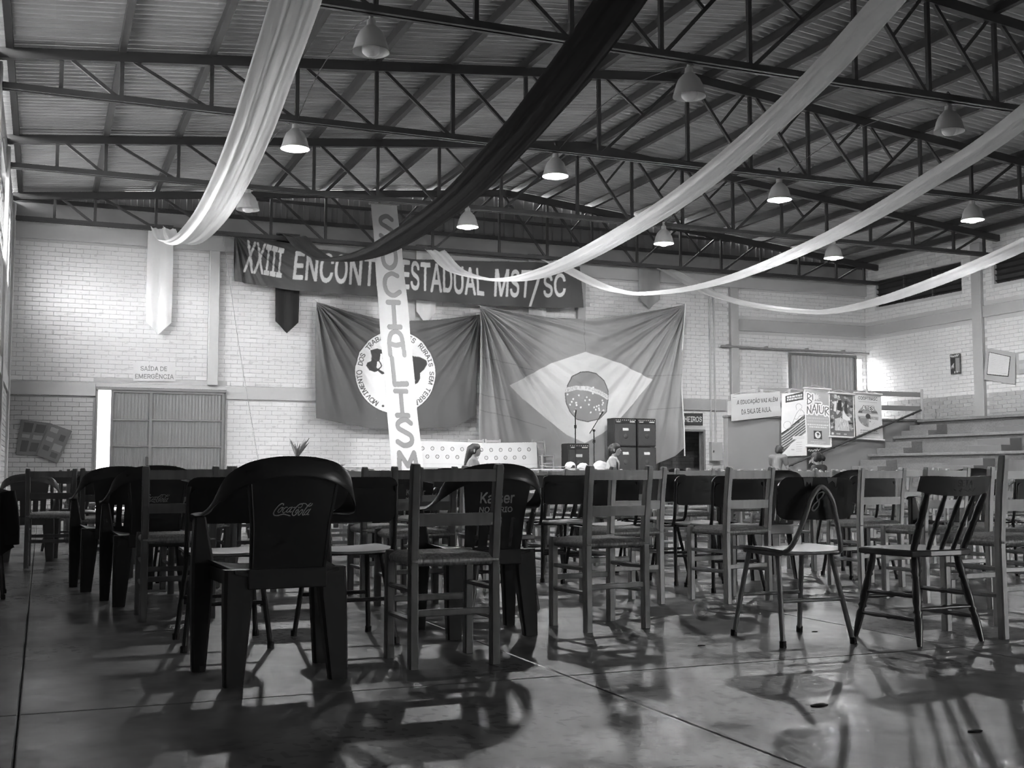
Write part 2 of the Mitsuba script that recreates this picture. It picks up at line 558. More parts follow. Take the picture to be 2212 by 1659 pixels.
for i, (a, b) in enumerate(wins):
    fr = [bx((XL - 0.14, a, 4.7), (XL - 0.08, b, 4.76)), bx((XL - 0.14, a, 6.19), (XL - 0.08, b, 6.25)), bx((XL - 0.13, a, 5.45), (XL - 0.09, b, 5.49))]
    n = int((b - a) / 0.7)
    fr += [bx((XL - 0.13, a + (b - a) * q / n - 0.02, 4.7), (XL - 0.09, a + (b - a) * q / n + 0.02, 6.25)) for q in range(n + 1)]
    struct(f'window_{i + 1}', cat(fr), 'm_steel')

wr = sbox(YF, 0, YB, 7.1)
OPEN = [(24.05, 27.5), (18.9, 22.9)]
for a, b in OPEN:
    wr = wr.difference(sbox(a, 5.72, b, 6.52))
struct('wall_right', wall_yz(wr, XR, XR + 0.2), 'm_mortar')
struct('trim_13', bx((XR - 0.05, YF, 4.90), (XR, YB, 5.20), 0.008), 'm_band')
struct('trim_14', cat(bx((XR - 0.10, 23.28, 2.2), (XR, 23.62, 6.9), 0.012), bx((XR - 0.10, 18.55, 2.2), (XR, 18.85, 6.9), 0.012)), 'm_band')


def clear_right(a, b, c, d):
    if d > 4.88 and c < 5.22 or (b > 23.27 and a < 23.63):
        return False
    return not any(b > w0 - 0.02 and a < w1 + 0.02 and d > 5.70 and c < 6.54 for w0, w1 in OPEN)


rb = course(19.0, YB - 0.01, 2.17, 6.95, clear_right, 0)
near = sorted(rb, key=lambda q: q[0] if q[1] > 21.9 else 99)[:300]
ns = set(near)
BRG = [mikit.ply(bx((-0.014, -0.144, 0), (0.02, 0.144, 0.092), 0.004), m) for m in ('m_brick', 'm_brick_grey')]
for k, q in enumerate(near):
    placed(BRG[1 if q[3] < 2.99 else 0], 'wall_right__brick' + (f'_{k:03d}' if k else ''), T().translate([XR, (q[0] + q[1]) / 2, q[2]]).scale([1, (q[1] - q[0]) / 0.288, 1]))
rest = [q for q in rb if q not in ns]
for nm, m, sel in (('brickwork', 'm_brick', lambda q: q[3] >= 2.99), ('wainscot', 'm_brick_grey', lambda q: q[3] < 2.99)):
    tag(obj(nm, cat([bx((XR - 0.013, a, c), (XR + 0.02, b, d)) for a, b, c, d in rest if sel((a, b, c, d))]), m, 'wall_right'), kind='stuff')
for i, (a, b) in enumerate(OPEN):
    parts = [bx((XR + 0.1, a - 0.05, 5.6), (XR + 0.2, b + 0.05, 6.6))]  # solid black plate, the darkness behind the openings put into its colour
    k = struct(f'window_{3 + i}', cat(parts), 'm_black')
    for q in range(1, 3):
        y = a + (b - a) * q / 3
        obj('mullion', bx((XR + 0.04, y - 0.025, 5.72), (XR + 0.10, y + 0.025, 6.52)), 'm_dark', k)
    for q in range(5):
        z = 5.80 + q * 0.15
        obj('louvre', beam((XR + 0.07, a, z), (XR + 0.07, b, z), 0.09, 0.012, up=(0.5, 0, 1)), 'm_black', k)
# the end behind the camera, with the wide entrance that lights the near chairs from the right
wf = sbox(XL - 0.2, 0, XR + 0.2, 8.6).difference(sbox(15.0, -1, 18.4, 2.5))
struct('wall_front', wall_xz(wf, YF - 0.2, YF), 'm_brick')

# ---- roof: corrugated sheets, purlins
sheet = {}
PITCH = 0.18
for side, (x0, x1) in enumerate(((XL - 0.35, RIDGE), (RIDGE, XR + 0.35))):
    ys = np.linspace(0, 0.93, 63)
    dz = 0.036 * np.clip(1.6 * np.cos(ys / PITCH * 2 * np.pi) + 0.25, -1, 1)
    P = np.zeros((2, len(ys), 3))
    for i, x in enumerate((x0, x1)):
        P[i, :, 0], P[i, :, 1], P[i, :, 2] = x, ys, roofz(x) + dz
    sheet[side] = mikit.ply(gridmesh(P), 'm_roof')
labels['ceiling'] = {'kind': 'structure'}
k = 0
for j in range(37):
    y = YF - 0.3 + j * 0.9
    for side in (0, 1):
        placed(sheet[side], 'ceiling__sheet' + (f'_{k:03d}' if k else ''), T().translate([0, y, 0.003 * (j % 2)]))
        k += 1
obj('ridge_cap', cat(beam((RIDGE - 0.25, YF - 0.3, roofz(RIDGE - 0.25) + 0.07), (RIDGE - 0.25, YB + 0.04, roofz(RIDGE - 0.25) + 0.07), 0.6, 0.01, up=(-0.098, 0, 1)),
                     beam((RIDGE + 0.25, YF - 0.3, roofz(RIDGE + 0.25) + 0.07), (RIDGE + 0.25, YB + 0.04, roofz(RIDGE + 0.25) + 0.07), 0.6, 0.01, up=(0.098, 0, 1))), 'm_roof', 'ceiling')
POSTX = [0.10, 0.95, 2.27, 3.6, 4.9, 6.22, 7.55, 8.95, RIDGE - 0.35, RIDGE + 0.35, 12.1, 13.4, 14.75, 16.1, 17.4, 18.7, 20.0, 21.3, 22.3]
for x in [XL + 0.15] + POSTX[1:]:
    obj('purlin', cat(bx((x - 0.05, YF, roofz(x) - 0.19), (x + 0.05, YB, roofz(x) - 0.037))), 'm_steel', 'ceiling')
for s in (-1, 1):       # lap strip of smooth metal under the sheets
    P = [(RIDGE + s * 0.4, roofz(RIDGE + 0.4) - 0.032), (RIDGE + s * 9.0, roofz(RIDGE + 9.0) - 0.032)]
    obj('lap_strip', beam((P[0][0], 20.6, P[0][1]), (P[1][0], 20.6, P[1][1]), 0.42, 0.004, up=(0, 0, 1)), 'm_mid', 'ceiling')

# ---- trusses
BZ0 = 6.40
PX = [0.10, 0.95, 2.27, 3.6, 4.9, 6.22, 7.55, 8.95, RIDGE - 0.15, 12.1, 13.4, 14.75, 16.1, 17.4, 18.7, 20.0, 21.3, 22.3]


def truss(y, label):
    k = thing('roof_truss', label, 'roof truss', 'steel trusses under the roof')
    zt = lambda x: roofz(x) - 0.25
    for a, b in ((XL, RIDGE), (RIDGE, XR)):
        obj('top_chord', beam((a, y, zt(a)), (b, y, zt(b)), 0.12, 0.16), 'm_steel', k)
    for s in (-1, 1):
        obj('bottom_chord', beam((XL, y + s * 0.05, BZ0 + 0.03), (XR, y + s * 0.05, BZ0 + 0.03), 0.055, 0.09), 'm_steel', k)
    for x in PX:
        obj('web_post', beam((x, y, BZ0 + 0.05), (x, y, zt(x)), 0.06, 0.06, up=(1, 0, 0)), 'm_steel', k)
    for i in range(len(PX) - 1):
        a, b = PX[i], PX[i + 1]
        down = (a < 7.0) or (RIDGE - 0.3 < a < 14.0)
        if b > 22.4:
            continue
        p, q = ((a + 0.08, y, zt(a)), (b - 0.05, y, BZ0 + 0.05)) if down else ((a + 0.05, y, BZ0 + 0.05), (b - 0.08, y, zt(b)))
        obj('web_diagonal', beam(p, q, 0.05, 0.055, up=(0, 1, 0)), 'm_steel', k)
        if 7.0 < a < 16.5:
            m = (np.array(p) + np.array(q)) / 2
            e = (b - 0.08, y, zt(b)) if down else (a + 0.08, y, zt(a))
            obj('web_strut', beam(m, e, 0.04, 0.045, up=(0, 1, 0)), 'm_steel', k)
    return k


TY = [8.6, 13.3, 18.0, 22.7, 27.4]
for y, s in zip(TY, ('dark steel roof truss nearest the viewer, over the first chairs', 'dark steel truss whose bottom chord runs just above the nearest unlit lamp', 'dark steel truss that the second row of hanging lamps is fixed to',
                     'dark steel truss over the stage front, carrying the third row of lamps', 'dark steel truss close against the gable of the stage wall')):
    truss(y, s)


# ---- lamps
prof_out = [(0.028, 0.50), (0.030, 0.42), (0.055, 0.40), (0.060, 0.33), (0.095, 0.30), (0.15, 0.24), (0.185, 0.16), (0.205, 0.08), (0.225, 0.02), (0.235, 0.0)]
shade_out = mikit.ply(lathe([(0.0, 0.50)] + prof_out), 'm_shade_out', smooth=40)
shade_in = mikit.ply(lathe([(r * 0.965, z) for r, z in prof_out[::-1] if z < 0.31] + [(0.0, 0.29)]), 'm_shade_in', smooth=40)
hook = mikit.ply(cat(tube([(0, 0, 0.49), (0, 0, 0.60)], 0.012, 6), tube([(0.02 * math.cos(a), 0, 0.60 + 0.02 * math.sin(a)) for a in np.linspace(-1.5, 4, 10)], 0.006, 5)), 'm_steel')
bm = lathe([(0.0, -0.06), (0.06, -0.05), (0.105, -0.01), (0.115, 0.04), (0.095, 0.13), (0.045, 0.22), (0.03, 0.28), (0.0, 0.28)], 20)
bulb_off = mikit.ply(bm, 'm_white', smooth=60)
bulb_on = {**mikit.ply(bm, 'm_white', smooth=60), 'emitter': {'type': 'area', 'radiance': g(LAMP)}}
LZ = 5.98
lamps = [(3.6, 18.1, 1, 'glowing bell lamp left of the black streamer, over the left aisle'), (8.15, 18.1, 1, 'glowing bell lamp just right of the black streamer, below the ridge'),
         (12.8, 18.1, 1, 'glowing bell lamp between the second and third white streamers from the left'), (17.5, 18.1, 1, 'rightmost glowing lamp, high before the right wall'),
         (8.15, 22.6, 1, 'glowing lamp beneath the black streamer, above the red banner lettering'), (12.85, 22.6, 1, 'glowing lamp above the flag with the rhombus, under a white streamer'),
         (17.5, 22.6, 1, 'glowing lamp in the right corner above the corrugated sliding door'), (3.6, 13.5, 0, 'unlit bell lamp nearest the viewer, between white and black streamer'),
         (8.1, 13.5, 0, 'unlit bell lamp right of the black streamer near the ridge'), (12.6, 13.45, 0, 'unlit dark bell lamp at the upper right between two streamers'), (3.6, 22.7, 0, 'unlit bell lamp at the left end of the long banner')]
for x, y, on, s in lamps:
    k = thing('pendant_lamp', s, 'lamp', 'bell lamps under the trusses')
    M = T().translate([x, y, LZ])
    for n, d in (('shade', shade_out), ('reflector', shade_in), ('hook', hook), ('bulb', bulb_on if on else bulb_off)):
        placed(d, f'{k}__{n}', M)
    yt = min(TY, key=lambda v: abs(v - y))
    obj('bracket', beam((x, y, LZ + 0.60), (x, yt, BZ0 + 0.0), 0.03, 0.03), 'm_steel', k)

# ------------------------------------------------------------------ gates and doors
def corrugated(x0, x1, z0, z1, y, pitch, depth):
    xs = np.linspace(x0, x1, 4 * max(1, int(round((x1 - x0) / pitch))) + 1)
    dy = depth * np.array([(0, 0, 1, 1)[i % 4] for i in range(len(xs))])
    P = np.zeros((len(xs), 2, 3))
    P[:, :, 0] = xs[:, None]
    P[:, :, 1] = (y + dy)[:, None]
    P[:, 0, 2], P[:, 1, 2] = z0, z1
    return gridmesh(P)


k = tag(numbered('door_1'), kind='structure')
gx0 = 1.42
my = YB - 0.10
for a, b in ((gx0, gx0 + 0.06), (2.26, 2.33), (GX1 - 0.03, GX1 + 0.03)):
    obj('stile', bx((a, my - 0.03, 0.02), (b, my + 0.03, GZ - 0.02), 0.005), 'm_gate', k)
for a, b, z in ((gx0, GX1, GZ - 0.055), (gx0, GX1, GZ - 0.02), (gx0, GX1, 0.06), (gx0 + 0.06, 2.26, 2.02), (gx0 + 0.06, 2.26, 1.42), (2.33, GX1, 2.03), (2.33, GX1, 1.42), (2.33, GX1, 0.75)):
    obj('rail', bx((a, my - 0.028, z), (b, my + 0.028, z + 0.035), 0.004), 'm_gate', k)
for a, b in ((gx0 + 0.03, 2.29), (2.30, GX1)):
    obj('panel', corrugated(a, b, 0.05, GZ - 0.03, my - 0.006, 0.075, 0.012), 'm_gatefine', k)
obj('latch', bx((2.20, my - 0.06, 1.0), (2.26, my - 0.03, 1.2), 0.01), 'm_dark', k)
struct('trim_15', cat(bx((GX0 - 0.05, YB - 0.07, 0), (GX0, YB + 0.0, GZ + 0.05), 0.006), bx((GX1, YB - 0.07, 0), (GX1 + 0.07, YB + 0.0, GZ + 0.05), 0.006), bx((GX0 - 0.05, YB - 0.15, GZ), (GX1 + 0.07, YB, GZ + 0.07), 0.006)), 'm_gatefine')
# rough outside wall seen through the slit, and the yard
struct('wall_yard', bx((-4, YB + 3.4, 0), (10, YB + 3.6, 3.2)), 'm_white')
# the dark toilet lobby behind its door
struct('wall_lobby', cat(bx((BX0 - 0.5, YB + 1.3, 0), (BX1 + 0.8, YB + 1.4, 2.6)), bx((BX0 - 0.5, YB + 0.2, 2.4), (BX1 + 0.8, YB + 1.4, 2.6)), bx((BX1 + 0.7, YB + 0.2, 0), (BX1 + 0.8, YB + 1.4, 2.6)), bx((BX0 - 0.5, YB + 0.2, 0), (BX0 - 0.4, YB + 1.4, 2.6))), 'm_mortar_grey')
lob = course(BX0 - 0.4, BX1 + 0.7, 0.02, 2.3, lambda *q: True, 0)
for i, (a, b, c, d) in enumerate(lob[:190]):
    placed(BRG[1], 'wall_lobby__brick' + (f'_{i:03d}' if i else ''), T().translate([(a + b) / 2, YB + 1.3, c]).scale([(b - a) / 0.288, 1, 1]).rotate([0, 0, 1], 90))
struct('door_2', cat(bx((BX0 - 0.06, YB - 0.05, 0), (BX0, YB + 0.1, BZ + 0.06), 0.006), bx((BX1, YB - 0.05, 0), (BX1 + 0.06, YB + 0.1, BZ + 0.06), 0.006), bx((BX0 - 0.06, YB - 0.05, BZ), (BX1 + 0.06, YB + 0.1, BZ + 0.06), 0.006)), 'm_mid')
# upper sliding door: corrugated leaf on a pipe rail, left open by a hand at the corner
k = tag(numbered('door_3'), kind='structure')
ux1 = 22.28
obj('leaf', corrugated(UX0 - 0.05, ux1, UZ0, UZ1 + 0.06, YB - 0.12, 0.125, 0.06), 'm_lightgrey', k)
obj('leaf_frame', cat(bx((UX0 - 0.12, YB - 0.15, UZ0), (UX0 - 0.04, YB - 0.09, UZ1 + 0.08), 0.005), bx((ux1 - 0.02, YB - 0.15, UZ0), (ux1 + 0.05, YB - 0.09, UZ1 + 0.08), 0.005), bx((UX0 - 0.12, YB - 0.15, UZ1 + 0.02), (ux1 + 0.05, YB - 0.09, UZ1 + 0.09), 0.005)), 'm_gate', k)
obj('track', tube([(17.65, YB - 0.14, 4.40), (XR - 0.02, YB - 0.14, 4.38)], 0.03, 8), 'm_mid', k)
for x in (17.9, 19.2, 20.6, 21.9):
    obj('track_clip', bx((x - 0.02, YB - 0.15, 4.36), (x + 0.02, YB, 4.46)), 'm_mid', k)

# ------------------------------------------------------------------ flat signs
def board(name, P, th, m, label, cat_, design=None, base=0.75, ink='m_dark', group=None):
    """a board whose four corners (bl, br, tr, tl) are given; lettering (polygons in its unit square) stands proud of it"""
    P = np.asarray(P, float)
    n = np.cross(P[1] - P[0], P[3] - P[0])
    n /= np.linalg.norm(n)
    if n[1] > 0.3 or n[0] > 0.3:
        n = -n
    k = thing(name, label, cat_, group)
    obj('panel', hull(np.vstack([P, P - n * th])), m, k)
    return k, P, n


def ink_on(k, P, n, poly, m='m_dark', nm='lettering', off=0.004, th=0.004):
    q = shapely.segmentize(poly, 0.2)
    me = extrude(q, 1.0)
    u, v, w = me.vertices[:, :1], me.vertices[:, 1:2], me.vertices[:, 2:3]
    me.vertices = (1 - u) * (1 - v) * P[0] + u * (1 - v) * P[1] + u * v * P[2] + (1 - u) * v * P[3] + n * (0.0005 + w * th)
    return obj(nm, me, m, k)


k, P, n = board('exit_sign', [at(288, 823, YB - 0.03), at(379, 824, YB - 0.03), at(379, 785, YB - 0.03), at(288, 783, YB - 0.03)], 0.012, 'm_paper', 'white emergency exit sign with two lines of dark capitals above the gate', 'sign')
ink_on(k, P, n, unary_union([fit(textpoly('SAÍDA DE', 1, True), 0.17, 0.56, 0.80, 0.88), fit(textpoly('EMERGÊNCIA', 1, True), 0.04, 0.13, 0.96, 0.46)]), 'm_mid')
k, P, n = board('toilet_sign', [at(1454, 919, YB - 0.03), at(1518, 919, YB - 0.03), at(1518, 893, YB - 0.03), at(1454, 892, YB - 0.03)], 0.012, 'm_dark', 'dark sign with white capitals over the toilet door, half behind the big flag', 'sign')
ink_on(k, P, n, fit(textpoly('BANHEIROS', 1, True), 0.05, 0.28, 0.97, 0.74), 'm_white')


def noticeboard(label, quad, off, bits):
    k, P, n = board('notice_board', quad, 0.03, 'm_board', label, 'notice board')
    for (u0, v0, u1, v1), m in bits:
        ink_on(k, P, n, sbox(u0, v0, u1, v1), m, 'pinned_sheet', th=0.005)


rr = random.Random(3)
qa = [at(34, 982, YB - 0.05), at(80, 985, YB - 0.05), at(109, 914, YB - 0.05), at(46, 906, YB - 0.05)]
noticeboard('dim notice board with pale strips, left of two on the brick wall by the gate', qa, 0, [((0.12, 0.50, 0.42, 0.60), 'm_board3'), ((0.55, 0.47, 0.92, 0.60), 'm_board3'), ((0.12, 0.66, 0.45, 0.93), 'm_board2'), ((0.55, 0.68, 0.9, 0.92), 'm_board2'), ((0.15, 0.10, 0.45, 0.42), 'm_board2'), ((0.55, 0.12, 0.88, 0.38), 'm_board2')])
qb = [at(79, 983, YB - 0.09), at(124, 1001, YB - 0.09), at(156, 931, YB - 0.09), at(108, 914, YB - 0.09)]
noticeboard('tilted notice board with dark blots, right of two on the brick wall by the gate', qb, 0, [((0.12, 0.78, 0.45, 0.92), 'm_board3'), ((0.10, 0.50, 0.42, 0.62), 'm_board3'), ((0.62, 0.62, 0.85, 0.80), 'm_board2'), ((0.12, 0.22, 0.40, 0.36), 'm_board2'), ((0.55, 0.10, 0.85, 0.25), 'm_board2'), ((0.5, 0.3, 0.9, 0.5), 'm_board3')])


def wall_r(x, y, d=0.06):
    return at(x, y, XR - d, 0)


k, P, n = board('notice_board', [wall_r(2124, 820), wall_r(2192, 830), wall_r(2194, 762), wall_r(2131, 752)], 0.03, 'm_band', 'tilted grey notice board with one big white sheet beside the right pilaster', 'notice board')
ink_on(k, P, n, Polygon([(0.10, 0.17), (0.80, 0.20), (0.84, 0.86), (0.10, 0.90)]), 'm_dark', 'sheet_edge', th=0.004)
ink_on(k, P, n, Polygon([(0.12, 0.20), (0.78, 0.23), (0.82, 0.84), (0.12, 0.88)]), 'm_paper', 'pinned_sheet', th=0.008)
ink_on(k, P, n, unary_union([sbox(0.2, 0.30 + 0.055 * i, 0.74, 0.305 + 0.055 * i) for i in range(9)]), 'm_lightgrey', 'written_line', th=0.0095)
k, P, n = board('notice_board', [wall_r(2196, 808), wall_r(2290, 800), wall_r(2290, 745), wall_r(2194, 762)], 0.03, 'm_band', 'grey notice board with small sheets, cut by the right edge of the photo', 'notice board')
for q, m in (((0.07, 0.62, 0.35, 0.93), 'm_paper'), ((0.07, 0.2, 0.35, 0.45), 'm_lightgrey')):
    ink_on(k, P, n, sbox(*q), m, 'pinned_sheet', th=0.006)


def festival(name, P, label):
    """the dark bill with white script at its head"""
    k, P, n = board(name, P, 0.008, 'm_dark', label, 'poster')
    ink_on(k, P, n, sbox(0.06, 0.05, 0.50, 0.80), 'm_black', 'dark_field')
    ink_on(k, P, n, sbox(0.52, 0.08, 0.94, 0.78), 'm_mid', 'grey_field')
    ink_on(k, P, n, strokes([[(0.06, 0.90), (0.12, 0.95), (0.2, 0.86), (0.28, 0.92), (0.36, 0.86), (0.46, 0.91)], [(0.52, 0.93), (0.58, 0.86), (0.66, 0.96), (0.72, 0.87), (0.80, 0.93), (0.9, 0.95)]], 0.045), 'm_paper', 'script', th=0.007)
    ink_on(k, P, n, unary_union([Polygon([(0.1, 0.25), (0.4, 0.5), (0.36, 0.55), (0.1, 0.4)]), sbox(0.28, 0.3, 0.36, 0.45)]), 'm_lightgrey', 'figure', th=0.006)
    ink_on(k, P, n, unary_union([Point(0.42, 0.09).buffer(0.06), Point(0.68, 0.10).buffer(0.05)]), 'm_paper', 'emblem', th=0.006)


festival('poster', [wall_r(2054, 809), wall_r(2075, 807), wall_r(2074, 763), wall_r(2052, 766)], 'small dark bill with white script, alone on the right brick wall')

# ------------------------------------------------------------------ pipes and box on the back wall
k = thing('electric_box', 'pale grey electric box with two conduit pipes on the wall by the toilet door', 'electric box')
a, b = at(1533, 996, YB - 0.05), at(1556, 955, YB - 0.05)
obj('box', bx((a[0], YB - 0.17, a[2]), (b[0], YB - 0.02, b[2]), 0.01), 'm_lightgrey', k)
obj('lock', bx((a[0] + 0.04, YB - 0.175, (a[2] + b[2]) / 2 - 0.03), (a[0] + 0.08, YB - 0.15, (a[2] + b[2]) / 2 + 0.03)), 'm_dark', k)
for dx in (0.06, 0.20):
    obj('conduit', tube([(a[0] + dx, YB - 0.06, b[2] - 0.02), (a[0] + dx, YB - 0.06, 6.45)], 0.022, 8), 'm_lightgrey', k)

# ------------------------------------------------------------------ flags, banners, streamers
def coons(top, bottom, left, right, ns, nt):
    """a sheet from its four edges (point lists), s along, t up"""
    def res(p, n):
        p = np.asarray(p, float)
        d = np.r_[0, np.cumsum(np.linalg.norm(np.diff(p, axis=0), axis=1))]
        u = np.linspace(0, d[-1], n)
        return np.stack([np.interp(u, d, p[:, i]) for i in range(3)], 1)
    tp, bt, lf, rg = res(top, ns), res(bottom, ns), res(left, nt), res(right, nt)
    s, t = np.linspace(0, 1, ns)[:, None, None], np.linspace(0, 1, nt)[None, :, None]
    return (1 - t) * bt[:, None] + t * tp[:, None] + (1 - s) * lf[None] + s * rg[None] - ((1 - s) * (1 - t) * bt[0] + s * (1 - t) * bt[-1] + (1 - s) * t * tp[0] + s * t * tp[-1])


def colours(P, design, base, e=0.004):
    x, z = P[..., 0], P[..., 2]
    col = np.full(x.shape, float(base))
    for poly, v in design:
        shapely.prepare(poly)
        x0, y0, x1, y1 = poly.bounds
        q = (x > x0 - 0.02) & (x < x1 + 0.02) & (z > y0 - 0.02) & (z < y1 + 0.02)
        c = np.zeros(x.shape)
        for dx, dz in ((-e, -e), (e, e), (-e, e), (e, -e)):
            c[q] += shapely.contains_xy(poly, x[q] + dx, z[q] + dz) / 4
        col = col * (1 - c) + c * v
    return np.repeat(col.reshape(-1, 1), 3, 1)


def px(pts, Y):
    return [at(x, y, Y) for x, y in pts]


def pxz(pts, Y):
    return [(p[0], p[2]) for p in px(pts, Y)]


def fold(P, c, A, freq, reach, seed=0):
    """pleats that fan out from the tie at c"""
    d = np.hypot(P[..., 0] - c[0], P[..., 2] - c[1])
    a = np.arctan2(P[..., 2] - c[1], P[..., 0] - c[0])
    w = np.exp(-(d / reach)**2) * np.clip(d / 0.5, 0, 1)
    ph = a * freq + 1.3 * meshkit.noise(np.stack([a * 4, d * 0.3, a * 0 + seed], -1)) * 3
    return -A * w * (np.sin(ph) + 0.35 * np.sin(2.3 * ph + 1)) * (0.6 + 0.8 * meshkit.noise(np.stack([a * 5, a * 0, a * 0 + seed + 5], -1)))


def circle_text(s, c, r, h, a0, a1):
    """letters along a circle, clockwise from angle a0 to a1 (radians), heads outward"""
    out = []
    n = len(s) - 1
    for i, ch in enumerate(s):
        if ch == ' ':
            continue
        a = a0 + (a1 - a0) * i / n
        p = textpoly(ch, h, True)
        p = affinity.translate(p, -(p.bounds[0] + p.bounds[2]) / 2, 0)
        p = affinity.rotate(p, math.degrees(a) - 90, origin=(0, 0))
        out.append(affinity.translate(p, c[0] + r * math.cos(a), c[1] + r * math.sin(a)))
    return unary_union(out)


# the movement's flag
YM = 27.66
k = thing('hanging_flag', 'dark hanging flag with a white round emblem and a country map, behind the vertical banner', 'flag')
P = coons(px([(684, 652), (750, 672), (815, 688), (870, 693), (950, 690), (1037, 679)], YM), px([(683, 903), (740, 915), (800, 925), (900, 927), (985, 922), (1030, 897)], YM),
          px([(683, 903), (681, 800), (684, 652)], YM), px([(1030, 897), (1029, 800), (1037, 679)], YM), 420, 300)
tl, tr = at(684, 652, YM), at(1037, 679, YM)
P[..., 1] += fold(P, (tl[0], tl[2]), 0.06, 26, 2.5, 1) + fold(P, (tr[0], tr[2]), 0.045, 26, 2.0, 2) + 0.02 * np.sin(P[..., 0] * 9 + P[..., 2] * 2)
c0 = at(855.5, 804, YM)
cx, cz, r = c0[0], c0[2], abs(at(943, 804, YM)[0] - at(768, 804, YM)[0]) / 2
land = Polygon(pxz([(799, 757), (816, 752), (833, 757), (850, 752), (868, 760), (884, 766), (895, 770), (905, 771), (920, 779), (922, 787), (916, 798), (908, 806), (908, 818), (903, 827), (897, 830), (893, 838), (885, 846), (876, 838), (872, 826), (862, 812), (846, 806), (826, 808), (817, 801), (809, 804), (797, 800), (790, 790), (794, 783), (802, 780), (802, 770)], YM))
folk = unary_union([Polygon(pxz(q, YM)) for q in ([(822, 764), (826, 764), (826, 776), (836, 780), (842, 796), (834, 806), (824, 800), (814, 794), (814, 782), (820, 778)], [(852, 782), (862, 780), (878, 800), (892, 806), (898, 822), (893, 832), (886, 822), (872, 816), (860, 812), (850, 800)])])
des = [(Point(cx, cz).buffer(r, 64), 0.03), (Point(cx, cz).buffer(r * 0.985, 64), 0.82), (land, 0.05), (folk, 0.72), (strokes([pxz([(889, 806), (896, 818), (895, 830)], YM), pxz([(884, 812), (890, 824), (890, 832)], YM), pxz([(818, 779), (824, 790), (818, 798)], YM)], 0.03), 0.04),
       (circle_text('MOVIMENTO DOS TRABALHADORES RURAIS SEM TERRA', (cx, cz), r * 0.835, 0.118, math.radians(236), math.radians(-54)), 0.06),
       (unary_union([Point(*q).buffer(0.03) for q in pxz([(827, 877), (892, 877)], YM)]), 0.05)]
obj('cloth', gridmesh(P), 'm_print', k, True, color=colours(P, des, 0.105))
obj('eyelet', cat([tube([np.array(p) + (0, -0.01, 0), np.array(p) + (s * 0.05, 0.0, 0.05), np.array((p[0] + s * 0.05, YB - 0.01, p[2] + 0.08))], 0.008, 5) for p, s in ((tl, -1), (tr, 1))]), 'm_lightgrey', k)

# the national flag
YN = 27.45
k = thing('hanging_flag', 'large hanging flag with a pale rhombus and a starry disc behind the microphones', 'flag')
P = coons(px([(1037, 660), (1100, 672), (1180, 684), (1262, 690), (1350, 681), (1420, 670), (1481, 658)], YN), px([(1031, 1016), (1150, 1018), (1280, 1018), (1400, 1010), (1455, 985), (1478, 968)], YN),
          px([(1031, 1016), (1034, 850), (1037, 660)], YN), px([(1478, 968), (1477, 930), (1471, 830), (1473, 750), (1481, 658)], YN), 620, 420)
tl, tr, mb = at(1037, 660, YN), at(1481, 658, YN), at(1330, 1060, YN)
P[..., 1] += fold(P, (tl[0], tl[2]), 0.075, 36, 3.2, 3) + fold(P, (tr[0], tr[2]), 0.06, 34, 3.6, 4)
P[..., 1] -= 0.10 * np.clip((at(0, 870, YN)[2] - P[..., 2]) / 1.5, 0, 1) * (1 + np.sin(5 * (P[..., 0] - 13.4) * (0.6 + 0.25 * np.clip((2.8 - P[..., 2]), 0, 2)) + 2 * P[..., 2])) / 2
rh = Polygon(pxz([(1103, 832), (1190, 785), (1265, 760), (1340, 785), (1408, 820), (1370, 870), (1335, 910), (1300, 937), (1262, 957), (1225, 940), (1180, 905), (1130, 862)], YN))
disc = Polygon(pxz([(1221, 850), (1224, 832), (1236, 812), (1253, 803), (1270, 802), (1290, 806), (1305, 822), (1314, 845), (1315, 866), (1311, 890), (1295, 906), (1270, 912), (1245, 907), (1230, 890), (1223, 870)], YN))
disc2 = disc.buffer(-0.025)
band = Polygon(pxz([(1221, 838), (1245, 833), (1270, 834), (1295, 843), (1314, 854), (1314, 864), (1295, 853), (1270, 844), (1245, 842), (1221, 848)], YN)).intersection(disc)
arc = spline(pxz([(1223, 846.5), (1245, 841), (1270, 842), (1295, 851), (1312, 861.5)], YN), 8)
txt, s_ = [], 'ORDEM E PROGRESSO'
for i, ch in enumerate(s_):
    if ch != ' ':
        q = arc[int(i / (len(s_) - 1) * (len(arc) - 2))]
        p = textpoly(ch, 0.075)
        txt.append(affinity.translate(p, q[0] - 0.02, q[1] + 0.005))
star_px = [(1227, 852), (1250, 854), (1267, 858), (1273, 864), (1263, 865), (1239, 862), (1236, 868), (1232, 874), (1245, 870), (1246, 875), (1255, 880), (1271, 874), (1283, 880), (1289, 878), (1294, 876), (1302, 874), (1304, 870), (1302, 865), (1287, 885), (1294, 882), (1295, 886), (1276, 891), (1241, 889), (1297, 894), (1281, 837), (1281, 850)]
des = [(rh, 0.62), (disc, 0.09), (disc2, 0.26), (band, 0.70), (unary_union(txt), 0.30), (unary_union([Point(*q).buffer(0.025) for q in pxz(star_px, YN)]), 0.80)]
seam = unary_union([LineString(pxz(l, YN)).buffer(0.008) for l in ([(1034, 770), (1090, 782), (1150, 800)], [(1033, 850), (1100, 866)], [(1032, 885), (1100, 900), (1180, 925)], [(1262, 690), (1264, 760)], [(1400, 812), (1474, 810)], [(1400, 885), (1476, 880)])])
obj('cloth', gridmesh(P), 'm_print', k, True, color=colours(P, [(seam, 0.19)] + des, 0.27))
obj('hem', tube(px([(1481, 655), (1474, 750), (1472, 830), (1478, 930), (1479, 985)], YN - 0.02), 0.022, 6), 'm_paper', k)
